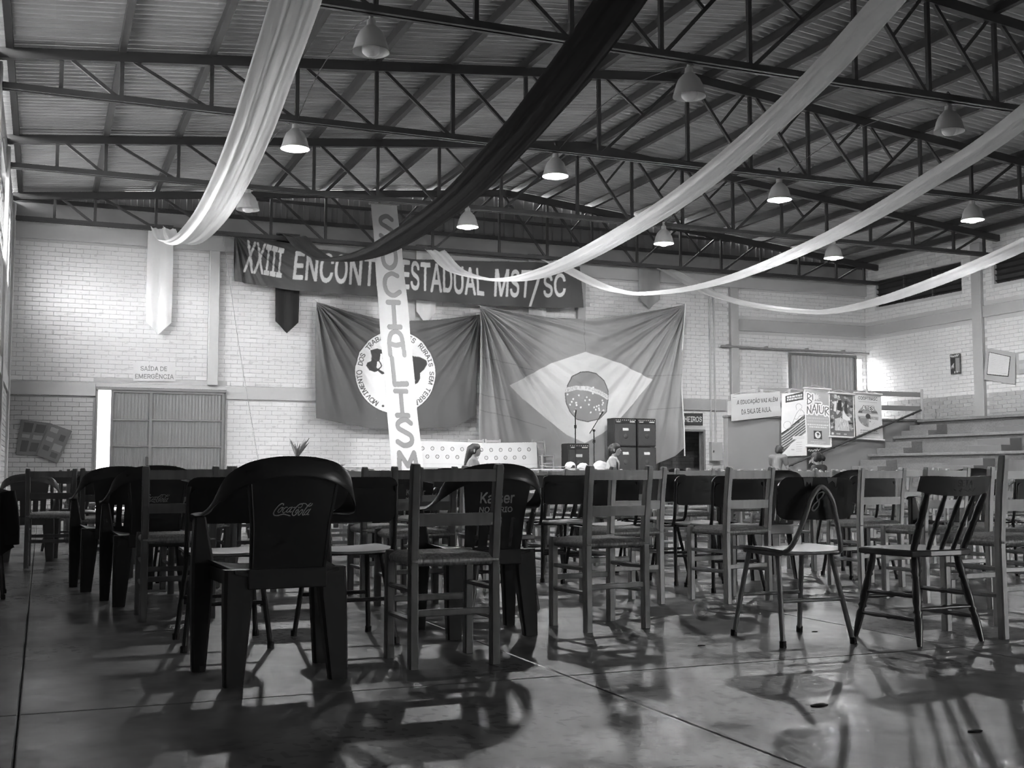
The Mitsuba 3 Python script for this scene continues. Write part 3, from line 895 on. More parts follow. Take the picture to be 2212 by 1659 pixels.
obj('cord', cat(tube([tl, (tl[0] - 0.02, YB - 0.01, tl[2] + 0.12)], 0.01, 5), tube([tr, (tr[0] + 0.05, YB - 0.01, tr[2] + 0.12)], 0.01, 5)), 'm_lightgrey', k)

# the long banner
YL = 27.56
k = thing('event_banner', 'long dark banner with tall white capitals sagging across the stage wall', 'banner')
P = coons(px([(507, 502), (600, 520), (700, 540), (800, 553), (900, 560), (1000, 563), (1100, 565), (1180, 567), (1253, 577)], YL), px([(507, 607), (560, 617), (640, 628), (800, 640), (950, 652), (1100, 662), (1200, 666), (1261, 664)], YL),
          px([(507, 607), (505, 560), (507, 502)], YL), px([(1261, 664), (1258, 620), (1253, 577)], YL), 940, 110)
P[..., 1] += 0.035 * np.sin(P[..., 0] * 7 + 1.6 * P[..., 2]) * (0.4 + meshkit.noise(np.stack([P[..., 0] * 0.8, P[..., 2] * 0.3, P[..., 2] * 0], -1))) + fold(P, (at(507, 502, YL)[0], at(507, 502, YL)[2]), 0.05, 26, 1.4, 9)


def word(s, quad):
    p = textpoly(s, 1, True)
    p = fit(p, 0, 0, 1, 1)
    return quadmap(p, pxz(quad, YL))


words = [('XXIII', [(526, 587), (608, 600), (614, 537), (534, 518)]), ('ENCONTRO', [(632, 604), (866, 625), (868, 560), (638, 542)]), ('ESTADUAL', [(866, 625), (1046, 640), (1044, 580), (868, 560)]), ('MST', [(1068, 641), (1145, 644), (1150, 583), (1070, 580)]), ('SC', [(1173, 643), (1222, 641), (1221, 590), (1174, 592)])]
des = [(word(*w), 0.70) for w in words] + [(Polygon(pxz([(1143, 662), (1148, 662), (1172, 582), (1166, 580)], YL)), 0.70)]
obj('cloth', gridmesh(P), 'm_print', k, True, color=colours(P, des, 0.075))
obj('cord', cat([tube([at(x, y, YL), (at(x, y, YL)[0], YB - 0.09, at(x, y, YL)[2] + 0.05)], 0.012, 5) for x, y in ((507, 502), (700, 540), (1100, 565), (1253, 577))]), 'm_dark', k)

# the vertical banner, from the last truss to the stage front
k = thing('word_banner', 'tall white paper banner with hand painted letters hanging slantwise before the stage', 'banner')
A0, A1 = np.array([7.30, 27.25, 7.42]), np.array([7.98, 27.25, 7.44])
B0 = np.array([at(846, 1024, 23.1)[0], 23.1, 0.80])
B1 = B0 + (0.70, 0, 0)
Wb, Lb = 0.69, float(np.linalg.norm(A0 - B0))


def vmap(s, t):
    u, v = (s / Wb)[..., None], (t / Lb)[..., None]
    p = (1 - v) * ((1 - u) * B0 + u * B1) + v * ((1 - u) * A0 + u * A1)
    p[..., 1] -= 0.03 * np.sin(s * 4 + t * 1.1) + 0.02 * np.sin(t * 3.1)
    return p


def painted(ch):
    S = {'S': [[(0.86, 0.84), (0.6, 0.97), (0.25, 0.86), (0.22, 0.66), (0.5, 0.52), (0.8, 0.36), (0.76, 0.12), (0.42, 0.03), (0.12, 0.16)]],
         'O': [[(0.5, 0.96), (0.2, 0.8), (0.14, 0.5), (0.22, 0.18), (0.5, 0.04), (0.78, 0.2), (0.86, 0.5), (0.78, 0.82), (0.5, 0.96)]],
         'C': [[(0.85, 0.88), (0.55, 0.97), (0.25, 0.82), (0.15, 0.5), (0.25, 0.18), (0.55, 0.05), (0.88, 0.2)]],
         'I': [[(0.5, 0.96), (0.5, 0.05)], [(0.22, 0.96), (0.78, 0.96)], [(0.22, 0.05), (0.78, 0.05)]],
         'A': [[(0.16, 0.03), (0.16, 0.5), (0.28, 0.85), (0.55, 0.95), (0.78, 0.8), (0.84, 0.45), (0.86, 0.05)], [(0.2, 0.48), (0.5, 0.42), (0.82, 0.48)]],
         'L': [[(0.22, 0.97), (0.22, 0.05)], [(0.22, 0.05), (0.84, 0.08)]],
         'M': [[(0.08, 0.0), (0.14, 0.95)], [(0.14, 0.95), (0.5, 0.35)], [(0.5, 0.35), (0.84, 0.95)], [(0.84, 0.95), (0.94, 0.0)]]}[ch]
    return strokes(S, 0.17)


des = []
ty = [463, 525, 588, 650, 712, 771, 842, 904, 975, 1040]
tb = [517, 580, 640, 708, 768, 833, 900, 964, 1032, 1098]
zt_ = np.linspace(0, Lb, 400)
ypix = []
for t in zt_:
    p = (1 - t / Lb) * B0 + t / Lb * A0
    d = p - CAM
    ypix.append(CY - F * (d @ UP) / (d @ FW))
for ch, a, b in zip('SOCIALISMO', ty, tb):
    t1, t0 = np.interp(-np.array([a, b]), -np.array(ypix), zt_) if ypix[0] < ypix[-1] else np.interp(-np.array([a, b]), -np.array(ypix), zt_)
    if b > 1060:
        continue
    p = affinity.affine_transform(painted(ch), [0.46, 0, 0, t1 - t0, 0.12, t0])
    des.append((p.buffer(0.008), 0.10))
    des.append((p, 0.20))
k2 = printed('paper', Wb, Lb, vmap, des, 0.54, k, 0.011)
obj('batten', tube([A0 + (-0.05, 0.0, 0.01), A1 + (0.05, 0.0, 0.01)], 0.018, 6), 'm_mid', k)
obj('hanger', cat(tube([A0, A0 + (0, 0.13, 0.02)], 0.01, 5), tube([A1, A1 + (0, 0.13, 0.02)], 0.01, 5)), 'm_mid', k)


def streamer(label, X, path, width, m, tail_z, wx=0.0, seed=0, pleat=0.05, attach=None, wn=1.0, slant=0.0):
    """a cloth swag in the plane X = const: path of (Y, z) from the truss above the viewer to the wall, then a pointed tail down the wall"""
    k = thing('streamer', label, 'fabric streamer')
    pt = spline([(X + slant * (1 - i / (len(path) - 1)), y, z) for i, (y, z) in enumerate(path)], 10)
    n, mth = len(pt), 25
    tan = np.gradient(pt, axis=0)
    tan /= np.linalg.norm(tan, axis=1, keepdims=True)
    u = np.linspace(-0.5, 0.5, mth)
    P = np.zeros((n, mth, 3))
    L = np.r_[0, np.cumsum(np.linalg.norm(np.diff(pt, axis=0), axis=1))]
    rng = np.random.RandomState(seed)
    ph = rng.rand(4) * 6
    for i in range(n):
        nz = np.array([0, -tan[i][2], tan[i][1]])
        w = width * (1 + (wn - 1) * i / n)
        d = pleat * (np.sin(u * 9 + ph[0] + 0.25 * L[i]) + 0.6 * np.sin(u * 19 + ph[1] - 0.2 * L[i]) + 0.35 * np.sin(u * 37 + ph[2])) - 0.25 * w * (0.25 - u**2) * 1.2
        P[i] = pt[i] + np.outer(u * w, (1, 0, 0)) + np.outer(d, nz)
    obj('swag', gridmesh(P), m, k, True)
    y, z = path[-1]
    nt = 40
    zz = np.linspace(0, 1, nt)
    Q = np.zeros((nt, mth, 3))
    w = width * wn
    for i, v in enumerate(zz):
        bot = tail_z + 0.28 * np.abs(u) * 2
        Q[i, :, 2] = z + 0.02 + (bot - z) * v
        Q[i, :, 0] = X + u * w * (1 + 0.05 * np.sin(v * 3))
        Q[i, :, 1] = y + 0.018 * np.sin(u * 11 + ph[3]) * (0.3 + v) - 0.01
    obj('tail', gridmesh(Q), m, k, True)
    obj('tie', bx((X - w / 2, y - 0.02, z), (X + w / 2, YB - 0.09, z + 0.04), 0.004), 'm_dark', k)


streamer('leftmost broad white cloth streamer, its pointed tail on the left brick bay', 2.42, [(8.6, 7.15), (10.4, 6.52), (12.25, 5.95), (13.7, 5.60), (15.1, 5.28), (16.9, 5.06), (19.3, 5.00), (22.6, 5.26), (25.8, 5.88), (27.3, 6.46), (27.84, 6.58)], 0.56, 'm_clothwhite', 4.02, seed=1, pleat=0.022)
streamer('broad black cloth streamer, its pointed tail under the long banner', 5.40, [(8.6, 7.45), (10.0, 6.72), (11.4, 6.12), (12.7, 5.70), (14.2, 5.32), (16.4, 4.98), (18.9, 4.90), (21.3, 4.98), (24.3, 5.42), (26.2, 6.0), (27.3, 6.50), (27.84, 6.60)], 0.66, 'm_clothdark', 4.18, seed=2, pleat=0.015, wn=0.85, slant=0.62)
streamer('second white cloth streamer from the left, rising over the rhombus flag to the roof', 8.92, [(8.6, 7.6), (10.98, 6.52), (12.8, 5.83), (15.2, 5.25), (17.5, 4.96), (20.4, 4.80), (22.9, 4.98), (25.8, 5.65), (27.3, 6.42), (27.84, 6.58)], 0.52, 'm_clothwhite', 4.6, seed=3, pleat=0.02, slant=0.5)
streamer('third white cloth streamer from the left, low over the flag of stars', 12.0, [(8.6, 7.5), (12.1, 5.98), (14.1, 5.40), (16.4, 4.95), (19.3, 4.68), (22.0, 4.78), (24.2, 5.17), (27.3, 6.36), (27.84, 6.56)], 0.50, 'm_clothwhite', 4.5, seed=4, pleat=0.02, slant=1.0)
streamer('thin grey gauze streamer in the right corner, ending in a dark tail', 15.35, [(13.3, 6.2), (15.8, 5.25), (18.4, 4.72), (20.5, 4.48), (22.2, 4.60), (25.1, 5.30), (27.3, 6.34), (27.84, 6.54)], 0.62, 'm_gauze', 5.3, seed=5, pleat=0.02, slant=2.0)

# ------------------------------------------------------------------ landing and bleachers on the right
YP, LZ2 = 24.6, 2.24
PXL = at(1572, 950, YP)[0]
k = thing('landing', 'grey rendered landing wall in the right corner that the posters hang on', 'landing')
obj('facing', bx((PXL, YP, 0), (XR - 0.02, YP + 0.2, LZ2 - 0.04), 0.01), 'm_parapet', k)
obj('deck', bx((18.4, YP + 0.2, LZ2 - 0.15), (XR - 0.02, YB - 0.2, LZ2), 0.01), 'm_concrete', k)
obj('end_wall', bx((18.4, YP + 0.2, 0), (18.55, YB - 0.2, LZ2 - 0.15)), 'm_parapet', k)
obj('coping', bx((PXL - 0.02, YP - 0.03, LZ2 - 0.04), (XR - 0.02, YP + 0.2, LZ2 + 0.02), 0.008), 'm_concrete', k)
k = thing('bleachers', 'stepped concrete bleachers along the right wall', 'bleachers')
BY0 = 8.0
lips = [at(1933.5, 980, 23.5)[0] - 0.82 * (1 - i) for i in range(-1, 3)]
xl = [at(1933.5, 980, 23.5)[0] + 0.82 * (i - 2) for i in range(5)]
zl = [0.38, 0.85, 1.32, 1.79, 2.24]
for x, z in zip(xl, zl):
    e = min(x + 0.95, XR - 0.02) if z < 2.2 else XR - 0.02
    obj('riser', bx((x + 0.10, BY0, 0.0 if z < 0.5 else z - 0.62), (e, YP - 0.04, z - 0.07)), 'm_concrete', k)
    obj('seat_slab', bx((x, BY0, z - 0.07), (e, YP - 0.04, z), 0.012), 'm_concrete', k)
for i, (x, z) in enumerate(zip(xl, zl)):
    lo = zl[i - 1] if i else 0.0
    for q in (1, 2):          # two steps to each seat, by the landing and again further on
        zz = lo + (z - lo) * q / 3
        xx = x - 0.27 * (3 - q) + 0.02
        obj('step', bx((xx, YP - 1.05, lo), (x + 0.1, YP - 0.04, zz), 0.008), 'm_concrete', k)
        if i > 1:
            obj('step', bx((xx, 20.3, lo), (x + 0.1, 21.3, zz), 0.008), 'm_concrete_dark', k, label='dark step')
k = thing('handrail', 'thin dark handrail slanting up the landing wall beside the posters', 'handrail')
h0, h1 = at(1700, 1008, YP - 0.12), at(1990, 886, YP - 0.12)
obj('rail', tube([h0, h1], 0.028, 8), 'm_steel', k)
for t in (0.05, 0.35, 0.65, 0.95):
    p = h0 + (h1 - h0) * t
    obj('bracket', tube([p, p + (0, 0.06, -0.05), (p[0], YP + 0.005, p[2] - 0.05)], 0.012, 6), 'm_steel', k)
k = thing('guard_rail', 'pale board guard rail on the edge of the landing behind the posters', 'railing')
YR = YP + 0.14
for x in (1646, 1705, 1744, 1790, 1873, 1992):
    p = at(x, 880, YR)
    obj('post', bx((p[0] - 0.03, YR - 0.03, LZ2 + 0.01), (p[0] + 0.03, YR + 0.03, at(x, 841, YR)[2]), 0.006), 'm_lightgrey', k)
pl, pr = at(1640, 850, YR)[0], at(1992, 850, YR)[0]
za, zb = at(1990, 853, YR)[2], at(1990, 883, YR)[2]
obj('board', bx((pl, YR + 0.03, za - 0.06), (pr, YR + 0.055, za + 0.07), 0.005), 'm_mid', k)
obj('board', bx((pl, YR + 0.03, zb - 0.06), (pr, YR + 0.055, zb + 0.07), 0.005), 'm_mid', k)

# the posters that hang from the guard rail
YQ = YP - 0.07


def hanging(label, quad, W, H, design, base, rollers=(True, True), res=0.006):
    q = np.array([at(x, y, YQ) for x, y in quad])       # bl, br, tr, tl
    k = thing('hanging_poster', label, 'poster')

    def f(s, t):
        u, v = (s / W)[..., None], (t / H)[..., None]
        p = (1 - u) * (1 - v) * q[0] + u * (1 - v) * q[1] + u * v * q[2] + (1 - u) * v * q[3]
        p[..., 1] -= 0.012 * np.sin(u[..., 0] * 5 + 1) + 0.006 * np.sin(v[..., 0] * 9)
        return p
    printed('sheet', W, H, f, design, base, k, res)
    for on, a, b in ((rollers[0], q[3], q[2]), (rollers[1], q[0], q[1])):
        if on:
            d = (b - a) * 0.03
            obj('roller', tube([a - d + (0, -0.02, 0), b + d + (0, -0.02, 0)], 0.022, 8), 'm_white', k)
    obj('string', tube([q[3], (q[3] + q[2]) / 2 + (0, 0.10, 0.10), q[2]], 0.006, 5), 'm_paper', k)
    return k


rr = random.Random(11)
W, H = 1.35, 0.78
des = [(fit(textpoly('A EDUCAÇÃO VAI ALÉM', 1, True), 0.16, 0.44, 1.28, 0.64), 0.06), (fit(textpoly('DA SALA DE AULA.', 1, True), 0.28, 0.16, 1.10, 0.32), 0.06)]
hanging('grey cloth with two hand written lines of capitals at the left end of the landing', [(1579, 910), (1687, 898), (1685, 846), (1578, 853)], W, H, des, 0.42, (False, False))
W, H = 0.68, 1.74
des = [(Polygon([(0.10, 1.48), (0.60, 1.52), (0.60, 1.74), (0.10, 1.67)]), 0.06)]
for zz in (1.615, 1.545):
    x = 0.14
    while x < 0.55:
        w = rr.uniform(0.03, 0.09)
        des.append((sbox(x, zz - 0.025 + 0.07 * x, min(x + w, 0.57), zz + 0.025 + 0.07 * x), 0.72))
        x += w + 0.012
des += [(Polygon([(0, 0.05), (0.30, 0.38), (0.68, 0.66), (0.68, 1.10), (0.34, 0.85), (0, 0.62)]), 0.10)]
for i in range(6):
    y0 = 0.18 + i * 0.075
    des.append((strokes([[(0.0, y0), (0.22, y0 + 0.14), (0.45, y0 + 0.30), (0.68, y0 + 0.46)]], 0.022 + 0.012 * (i % 2)), 0.45 + 0.06 * (i % 3)))
des += [(strokes([[(0.0, 0.63), (0.2, 0.76), (0.45, 0.95), (0.68, 1.12)]], 0.035), 0.05), (Polygon([(0, 0.05), (0, 0), (0.68, 0), (0.68, 0.62), (0.30, 0.34)]), 0.78)]
wheel = Point(0.16, 0.86).buffer(0.11).difference(Point(0.16, 0.86).buffer(0.095))
rider = strokes([[(0.28, 0.80), (0.34, 0.98), (0.42, 1.16), (0.52, 1.28)], [(0.36, 1.02), (0.44, 1.0), (0.50, 1.08), (0.60, 1.10)], [(0.42, 1.26), (0.40, 1.38), (0.48, 1.42), (0.56, 1.34), (0.52, 1.22)], [(0.55, 1.25), (0.62, 1.15), (0.58, 1.02), (0.50, 0.92)], [(0.3, 0.82), (0.4, 0.86), (0.5, 0.95)]], 0.014)
des += [(wheel, 0.50), (rider, 0.42), (Point(0.47, 0.92).buffer(0.03), 0.08), (Point(0.29, 0.84).buffer(0.02), 0.12), (sbox(0.30, 0.45, 0.62, 0.54), 0.70), (fit(textpoly('PIFA', 1, True), 0.27, 0.15, 0.35, 0.19), 0.25)]
for i in range(5):
    des.append((sbox(0.40, 0.12 + 0.06 * i, 0.56, 0.135 + 0.06 * i), 0.55))
hanging('tall white poster of a cyclist above a slanting dark track', [(1687, 986), (1743, 984), (1742, 845), (1688, 851)], W, H, des, 0.80, (False, False))
W, H = 0.66, 1.52
logo = strokes([[(0.08, 1.38), (0.07, 1.10)], [(0.08, 1.38), (0.17, 1.32), (0.10, 1.25), (0.18, 1.17), (0.08, 1.10)], [(0.21, 1.36), (0.21, 1.22)], [(0.06, 0.86), (0.07, 1.04)], [(0.07, 1.04), (0.15, 0.87)], [(0.15, 0.87), (0.16, 1.08)], [(0.18, 0.87), (0.25, 1.10)], [(0.25, 1.10), (0.31, 0.86)], [(0.20, 0.96), (0.29, 0.96)], [(0.26, 1.14), (0.42, 1.14)], [(0.34, 1.14), (0.33, 0.90)], [(0.38, 1.08), (0.39, 0.90), (0.47, 0.90), (0.49, 1.06)], [(0.53, 0.84), (0.53, 1.04), (0.62, 1.02), (0.55, 0.94), (0.64, 0.82)]], 0.022)
ray = unary_union([Polygon([(0.30 + 0.05 * math.cos(a - 0.3), 1.30 + 0.05 * math.sin(a - 0.3)), (0.30 + 0.12 * math.cos(a), 1.30 + 0.12 * math.sin(a)), (0.30 + 0.05 * math.cos(a + 0.3), 1.30 + 0.05 * math.sin(a + 0.3))]) for a in np.arange(9) * 0.7] + [Point(0.30, 1.30).buffer(0.06)])
des = [(sbox(0.03, 0.06, 0.62, 1.46), 0.40), (ray, 0.70), (logo.buffer(0.035), 0.82), (logo, 0.10)]
for i, (y0, h_, x0, x1, v) in enumerate(((0.72, 0.05, 0.05, 0.60, 0.52), (0.64, 0.05, 0.05, 0.60, 0.50), (0.56, 0.03, 0.05, 0.60, 0.72), (0.50, 0.03, 0.10, 0.55, 0.72), (0.12, 0.025, 0.12, 0.50, 0.60), (0.08, 0.02, 0.2, 0.45, 0.60))):
    x = x0
    while x < x1:
        w = rr.uniform(0.015, 0.05)
        des.append((sbox(x, y0, min(x + w, x1), y0 + h_), v))
        x += w + 0.012
des += [(sbox(0.20, 0.20, 0.42, 0.42), 0.06), (affinity.scale(Point(0.31, 0.31).buffer(0.09), 0.85, 1.0), 0.80), (Polygon([(0.27, 0.36), (0.33, 0.37), (0.36, 0.32), (0.32, 0.30), (0.31, 0.25), (0.30, 0.30)]), 0.10)]
hanging('grey roll-up poster with outlined brush lettering and a small dark emblem', [(1741, 964), (1797, 967), (1793, 841), (1736, 838)], W, H, des, 0.78)
W, H = 0.72, 1.22
des = [(sbox(0.02, 0.03, 0.70, 1.19), 0.14)]
for i in range(110):
    x, y, w = rr.uniform(0.05, 0.67), rr.uniform(0.22, 1.15), rr.uniform(0.02, 0.055)
    q = Polygon([(x + w * rr.uniform(0.5, 1.2) * math.cos(a), y + w * rr.uniform(0.5, 1.4) * math.sin(a)) for a in np.arange(7) * 0.9])
    des.append((q.buffer(0).intersection(sbox(0.02, 0.17, 0.70, 1.18)), rr.choice((0.05, 0.08, 0.15, 0.24, 0.34, 0.5, 0.64))))
des += [(Polygon([(0.24, 0.75), (0.26, 1.02), (0.36, 1.04), (0.38, 0.72), (0.30, 0.74)]), 0.05), (Polygon([(0.44, 0.66), (0.46, 1.02), (0.53, 1.03), (0.54, 0.66)]), 0.06), (Polygon([(0.13, 0.72), (0.15, 1.0), (0.22, 0.98), (0.20, 0.70)]), 0.72), (Polygon([(0.38, 0.55), (0.42, 0.78), (0.50, 0.62), (0.60, 0.56), (0.62, 0.48), (0.44, 0.46)]), 0.74),
        (Polygon([(0.15, 0.18), (0.16, 0.50), (0.32, 0.55), (0.55, 0.46), (0.58, 0.18)]), 0.52), (sbox(0.02, 0.03, 0.70, 0.15), 0.17), (sbox(0.06, 0.06, 0.12, 0.12), 0.75)]
for i in range(24):
    x, y = rr.uniform(0.16, 0.55), rr.uniform(0.19, 0.44)
    des.append((LineString([(x, y), (x + rr.uniform(-0.03, 0.03), y + 0.07)]).buffer(0.008), rr.choice((0.4, 0.66))))
for x in (0.20, 0.24, 0.28, 0.42, 0.46):
    des.append((sbox(x, 0.07, x + 0.025, 0.11), 0.55))
hanging('dark roll-up poster with a photo collage, second from the right', [(1791, 943), (1847, 946), (1844, 852), (1790, 848)], W, H, des, 0.78)
W, H = 0.74, 1.24
dc, dr_ = (0.36, 0.62), 0.29
des = [(fit(textpoly('COOPTRASC', 1, True), 0.09, 1.06, 0.64, 1.15), 0.07), (sbox(0.10, 1.00, 0.62, 1.012), 0.35), (Point(*dc).buffer(dr_), 0.36)]
dd = Point(*dc).buffer(dr_)
for p, v in ((Polygon([(0.0, 0.7), (0.2, 0.7), (0.2, 0.76), (0.0, 0.76)]), 0.10), (sbox(0.46, 0.72, 0.8, 0.77), 0.16), (sbox(0.0, 0.62, 0.8, 0.69), 0.62), (Polygon([(0.36, 0.2), (0.7, 0.2), (0.7, 0.52), (0.38, 0.56)]), 0.60), (Polygon([(0.05, 0.2), (0.34, 0.2), (0.34, 0.56), (0.05, 0.56)]), 0.25)):
    des.append((p.intersection(dd), v))
for i in range(26):
    des.append((Point(rr.uniform(0.1, 0.62), rr.uniform(0.36, 0.58)).buffer(rr.uniform(0.008, 0.022)).intersection(dd), rr.choice((0.15, 0.3, 0.5, 0.7))))
des += [(Point(*dc).buffer(0.07), 0.07), (fit(textpoly('ATES', 1, True), 0.20, 0.78, 0.54, 0.90).buffer(0.014), 0.12), (fit(textpoly('ATES', 1, True), 0.20, 0.78, 0.54, 0.90), 0.82)]
for y0 in (0.215, 0.155):
    x = 0.12
    while x < 0.60:
        w = rr.uniform(0.015, 0.05)
        des.append((sbox(x, y0, min(x + w, 0.62), y0 + 0.035), 0.28))
        x += w + 0.01
des += [(sbox(0.06, 0.06, 0.12, 0.11), 0.15), (sbox(0.15, 0.06, 0.66, 0.115), 0.74)]
hanging('pale roll-up poster with a big printed disc, rightmost of the row', [(1849, 947), (1908, 951), (1903, 852), (1845, 848)], W, H, des, 0.62)
festival('poster', [at(1744, 1014, YP - 0.04), at(1777, 1012, YP - 0.04), at(1776, 967, YP - 0.04), at(1744, 969, YP - 0.04)], 'dark bill with white script low on the landing wall behind the sitting person')
# box on the left end of the landing, odds and ends below the written cloth
k = thing('cardboard_box', 'pale cardboard box tilted on the left end of the landing', 'box')
m = bx((-0.20, -0.10, 0), (0.20, 0.10, 0.36), 0.005)
m.apply_transform(trimesh.transformations.rotation_matrix(0.12, (0, 0, 1)))
bxp = np.array((at(1590, 860, YP + 0.1)[0], YP + 0.10, LZ2 + 0.02))
m.apply_translation(bxp)
obj('carton', m, 'm_lightgrey', k)
obj('flap', hull(np.array([[-0.20, -0.11, 0.36], [0.19, -0.08, 0.36], [0.16, -0.17, 0.44], [-0.23, -0.20, 0.44], [-0.20, -0.11, 0.365], [0.19, -0.08, 0.365]]) + bxp), 'm_lightgrey', k)
x0 = at(1606, 900, YP + 0.06)[0]
for i in range(12):
    w, h_ = R.uniform(0.03, 0.11), R.uniform(0.12, 0.22)
    one('book', bx((x0, YP + 0.02, LZ2 + 0.02), (x0 + w, YP + 0.20, LZ2 + 0.02 + h_), 0.004), *(lambda q: (q[0], f'{q[1]} book or folder standing on the landing edge under the written cloth'))(R.choice([('m_paper', 'white'), ('m_lightgrey', 'pale grey'), ('m_dark', 'black'), ('m_mid', 'mid grey')])), 'book', 'books on the landing edge')
    x0 += w + 0.004

# ------------------------------------------------------------------ stage and what stands on it
SX0, SX1, SY, SZ = 4.3, 15.2, 23.6, 0.80
k = thing('stage', 'low stage platform with a pale panelled front below the two flags', 'stage')
obj('deck', bx((SX0, SY, SZ - 0.06), (SX1, YB - 0.05, SZ), 0.01), 'm_lightgrey', k)
n = 9
for i in range(n):
    a, b = SX0 + (SX1 - SX0) * i / n, SX0 + (SX1 - SX0) * (i + 1) / n
    obj('panel', bx((a + 0.01, SY + 0.03, 0.02), (b - 0.01, SY + 0.06, SZ - 0.065), 0.006), 'm_paper', k)
obj('frame', bx((SX0 + 0.1, SY + 0.1, 0.0), (SX1 - 0.1, YB - 0.1, SZ - 0.065)), 'm_mid', k)

k = thing('stage_table', 'long stage table under a white cloth printed with small round emblems', 'table')
TX0, TX1, TYF, TYB, TZ = 7.9, 10.95, 25.9, 26.8, SZ + 0.75
obj('table_top', bx((TX0, TYF, TZ - 0.04), (TX1, TYB, TZ), 0.008), 'm_wood_dark', k)
for x in (TX0 + 0.08, TX1 - 0.08):
    for y in (TYF + 0.08, TYB - 0.08):
        obj('leg', bx((x - 0.03, y - 0.03, SZ), (x + 0.03, y + 0.03, TZ - 0.04), 0.006), 'm_wood_dark', k)
W, H = TX1 - TX0 + 0.36, 0.62
des = []
for r in range(2):
    for i in range(15):
        c = (0.26 + i * 0.245 + 0.12 * r, 0.45 - 0.19 * r)
        if c[0] < W - 0.2:
            des.append((Point(*c).buffer(0.048).difference(Point(*c).buffer(0.030)), 0.18))
            des.append((Point(*c).buffer(0.014), 0.40))
des.append((sbox(0, 0.085, W, 0.095), 0.55))
kc = thing('tablecloth', 'white cloth with a row of small dark emblems hanging down the stage table', 'tablecloth')


def cloth_front(s, t):
    P = np.zeros(s.shape + (3,))
    P[..., 0] = TX0 - 0.18 + s
    P[..., 1] = TYF - 0.03 - 0.02 * np.sin(s * 6) * (1 - t / H) - 0.03 * (1 - t / H)
    P[..., 2] = TZ + 0.01 - (H - t) + 0.012 * np.sin(s * 2.2)
    return P


printed('hanging', W, H, cloth_front, des, 0.66, kc, 0.008)
s, t = np.meshgrid(np.linspace(0, W, 60), np.linspace(0, 1, 8), indexing='ij')
P = np.stack([TX0 - 0.18 + s, TYF - 0.03 + t * (TYB - TYF + 0.06), TZ + 0.012 + 0.012 * np.sin(s * 2.2) * (1 - t)], -1)
obj('top', gridmesh(P), 'm_paper', kc, True)
s, t = np.meshgrid(np.linspace(0, 1, 20), np.linspace(0, 1, 12), indexing='ij')
P = np.stack([TX1 + 0.18 + 0.10 * t + 0.03 * np.sin(s * 9) * t, TYF - 0.03 + s * (TYB - TYF), TZ + 0.012 - 0.62 * t], -1)
obj('hanging', gridmesh(P), 'm_paper', kc, True)


def box_amp(label, x0, x1, y, z0, z1, knobs=True, cones=1, badge=True, cat_='loudspeaker', dep=0.42):
    k = thing('loudspeaker', label, cat_)
    c = 0.012
    obj('cabinet', bx((x0, y, z0), (x1, y + dep, z1), c), 'm_black', k)
    zt = z1 - 0.13 if knobs else z1
    obj('grille', bx((x0 + 0.03, y - 0.012, z0 + 0.03), (x1 - 0.03, y + 0.01, zt - 0.02), 0.006), 'm_dark', k)
    r = min(x1 - x0, zt - z0) * 0.36
    cx_, cz_ = (x0 + x1) / 2, z0 + (zt - z0) * 0.44
    obj('cone', tube([(cx_, y - 0.016, cz_), (cx_, y - 0.004, cz_)], [r * 0.96, r], 24), 'm_dark', k)
    obj('cone_cap', trimesh.Trimesh(*(lambda q: (q.vertices * (r * 0.3, 0.02, r * 0.3) + (cx_, y - 0.02, cz_), q.faces))(trimesh.creation.icosphere(2))), 'm_dark', k)
    if badge:
        obj('badge', bx(((x0 + x1) / 2 - 0.085, y - 0.022, zt - 0.20), ((x0 + x1) / 2 + 0.085, y - 0.006, zt - 0.13), 0.004), 'm_paper', k)
    if knobs:
        obj('panel', bx((x0 + 0.02, y - 0.008, zt + 0.0), (x1 - 0.02, y + 0.01, z1 - 0.02), 0.003), 'm_black', k)
        n = int((x1 - x0) / 0.06)
        for i in range(n):
            x = x0 + 0.05 + i * (x1 - x0 - 0.1) / (n - 1)
            obj('knob', tube([(x, y - 0.025, zt + 0.075), (x, y, zt + 0.075)], 0.013, 8), 'm_lightgrey', k)
        obj('control_strip', bx((x1 - 0.2, y - 0.011, zt + 0.02), (x1 - 0.05, y, zt + 0.045)), 'm_paper', k)
        obj('control_strip', bx((x0 + 0.06, y - 0.011, zt + 0.02), (x0 + 0.18, y, zt + 0.045)), 'm_lightgrey', k)
    for x in (x0 + 0.05, x1 - 0.05):
        obj('foot', tube([(x, y + 0.05, z0 - 0.012), (x, y + 0.05, z0 + 0.01)], 0.02, 8), 'm_rubber', k)
    return k


ys = 26.8
xa, xb, xc = at(1327, 940, ys)[0], at(1377, 940, ys)[0], at(1419, 940, ys)[0]
zm = at(1350, 965, ys)[2]
zt = at(1350, 903, ys)[2]
box_amp('black amplifier box lower left of the stack of four', xa, xb - 0.03, ys, SZ + 0.012, zm - 0.006, False)
box_amp('black amplifier box upper left of the stack of four, with knobs', xa, xb - 0.03, ys, zm + 0.006, zt, True)
box_amp('black amplifier box lower right of the stack of four', xb + 0.02, xc, ys + 0.05, SZ + 0.012, zm - 0.006, False)
box_amp('black amplifier box upper right of the stack of four, with knobs', xb + 0.02, xc, ys + 0.05, zm + 0.006, zt, True)
x0, x1, z1 = at(1228, 990, 25.5)[0], at(1273, 990, 25.5)[0], at(1250, 958, 25.5)[2]
box_amp('single black amplifier with a row of knobs behind the left microphone stand', x0, x1, 25.5, SZ + 0.012, z1, True)


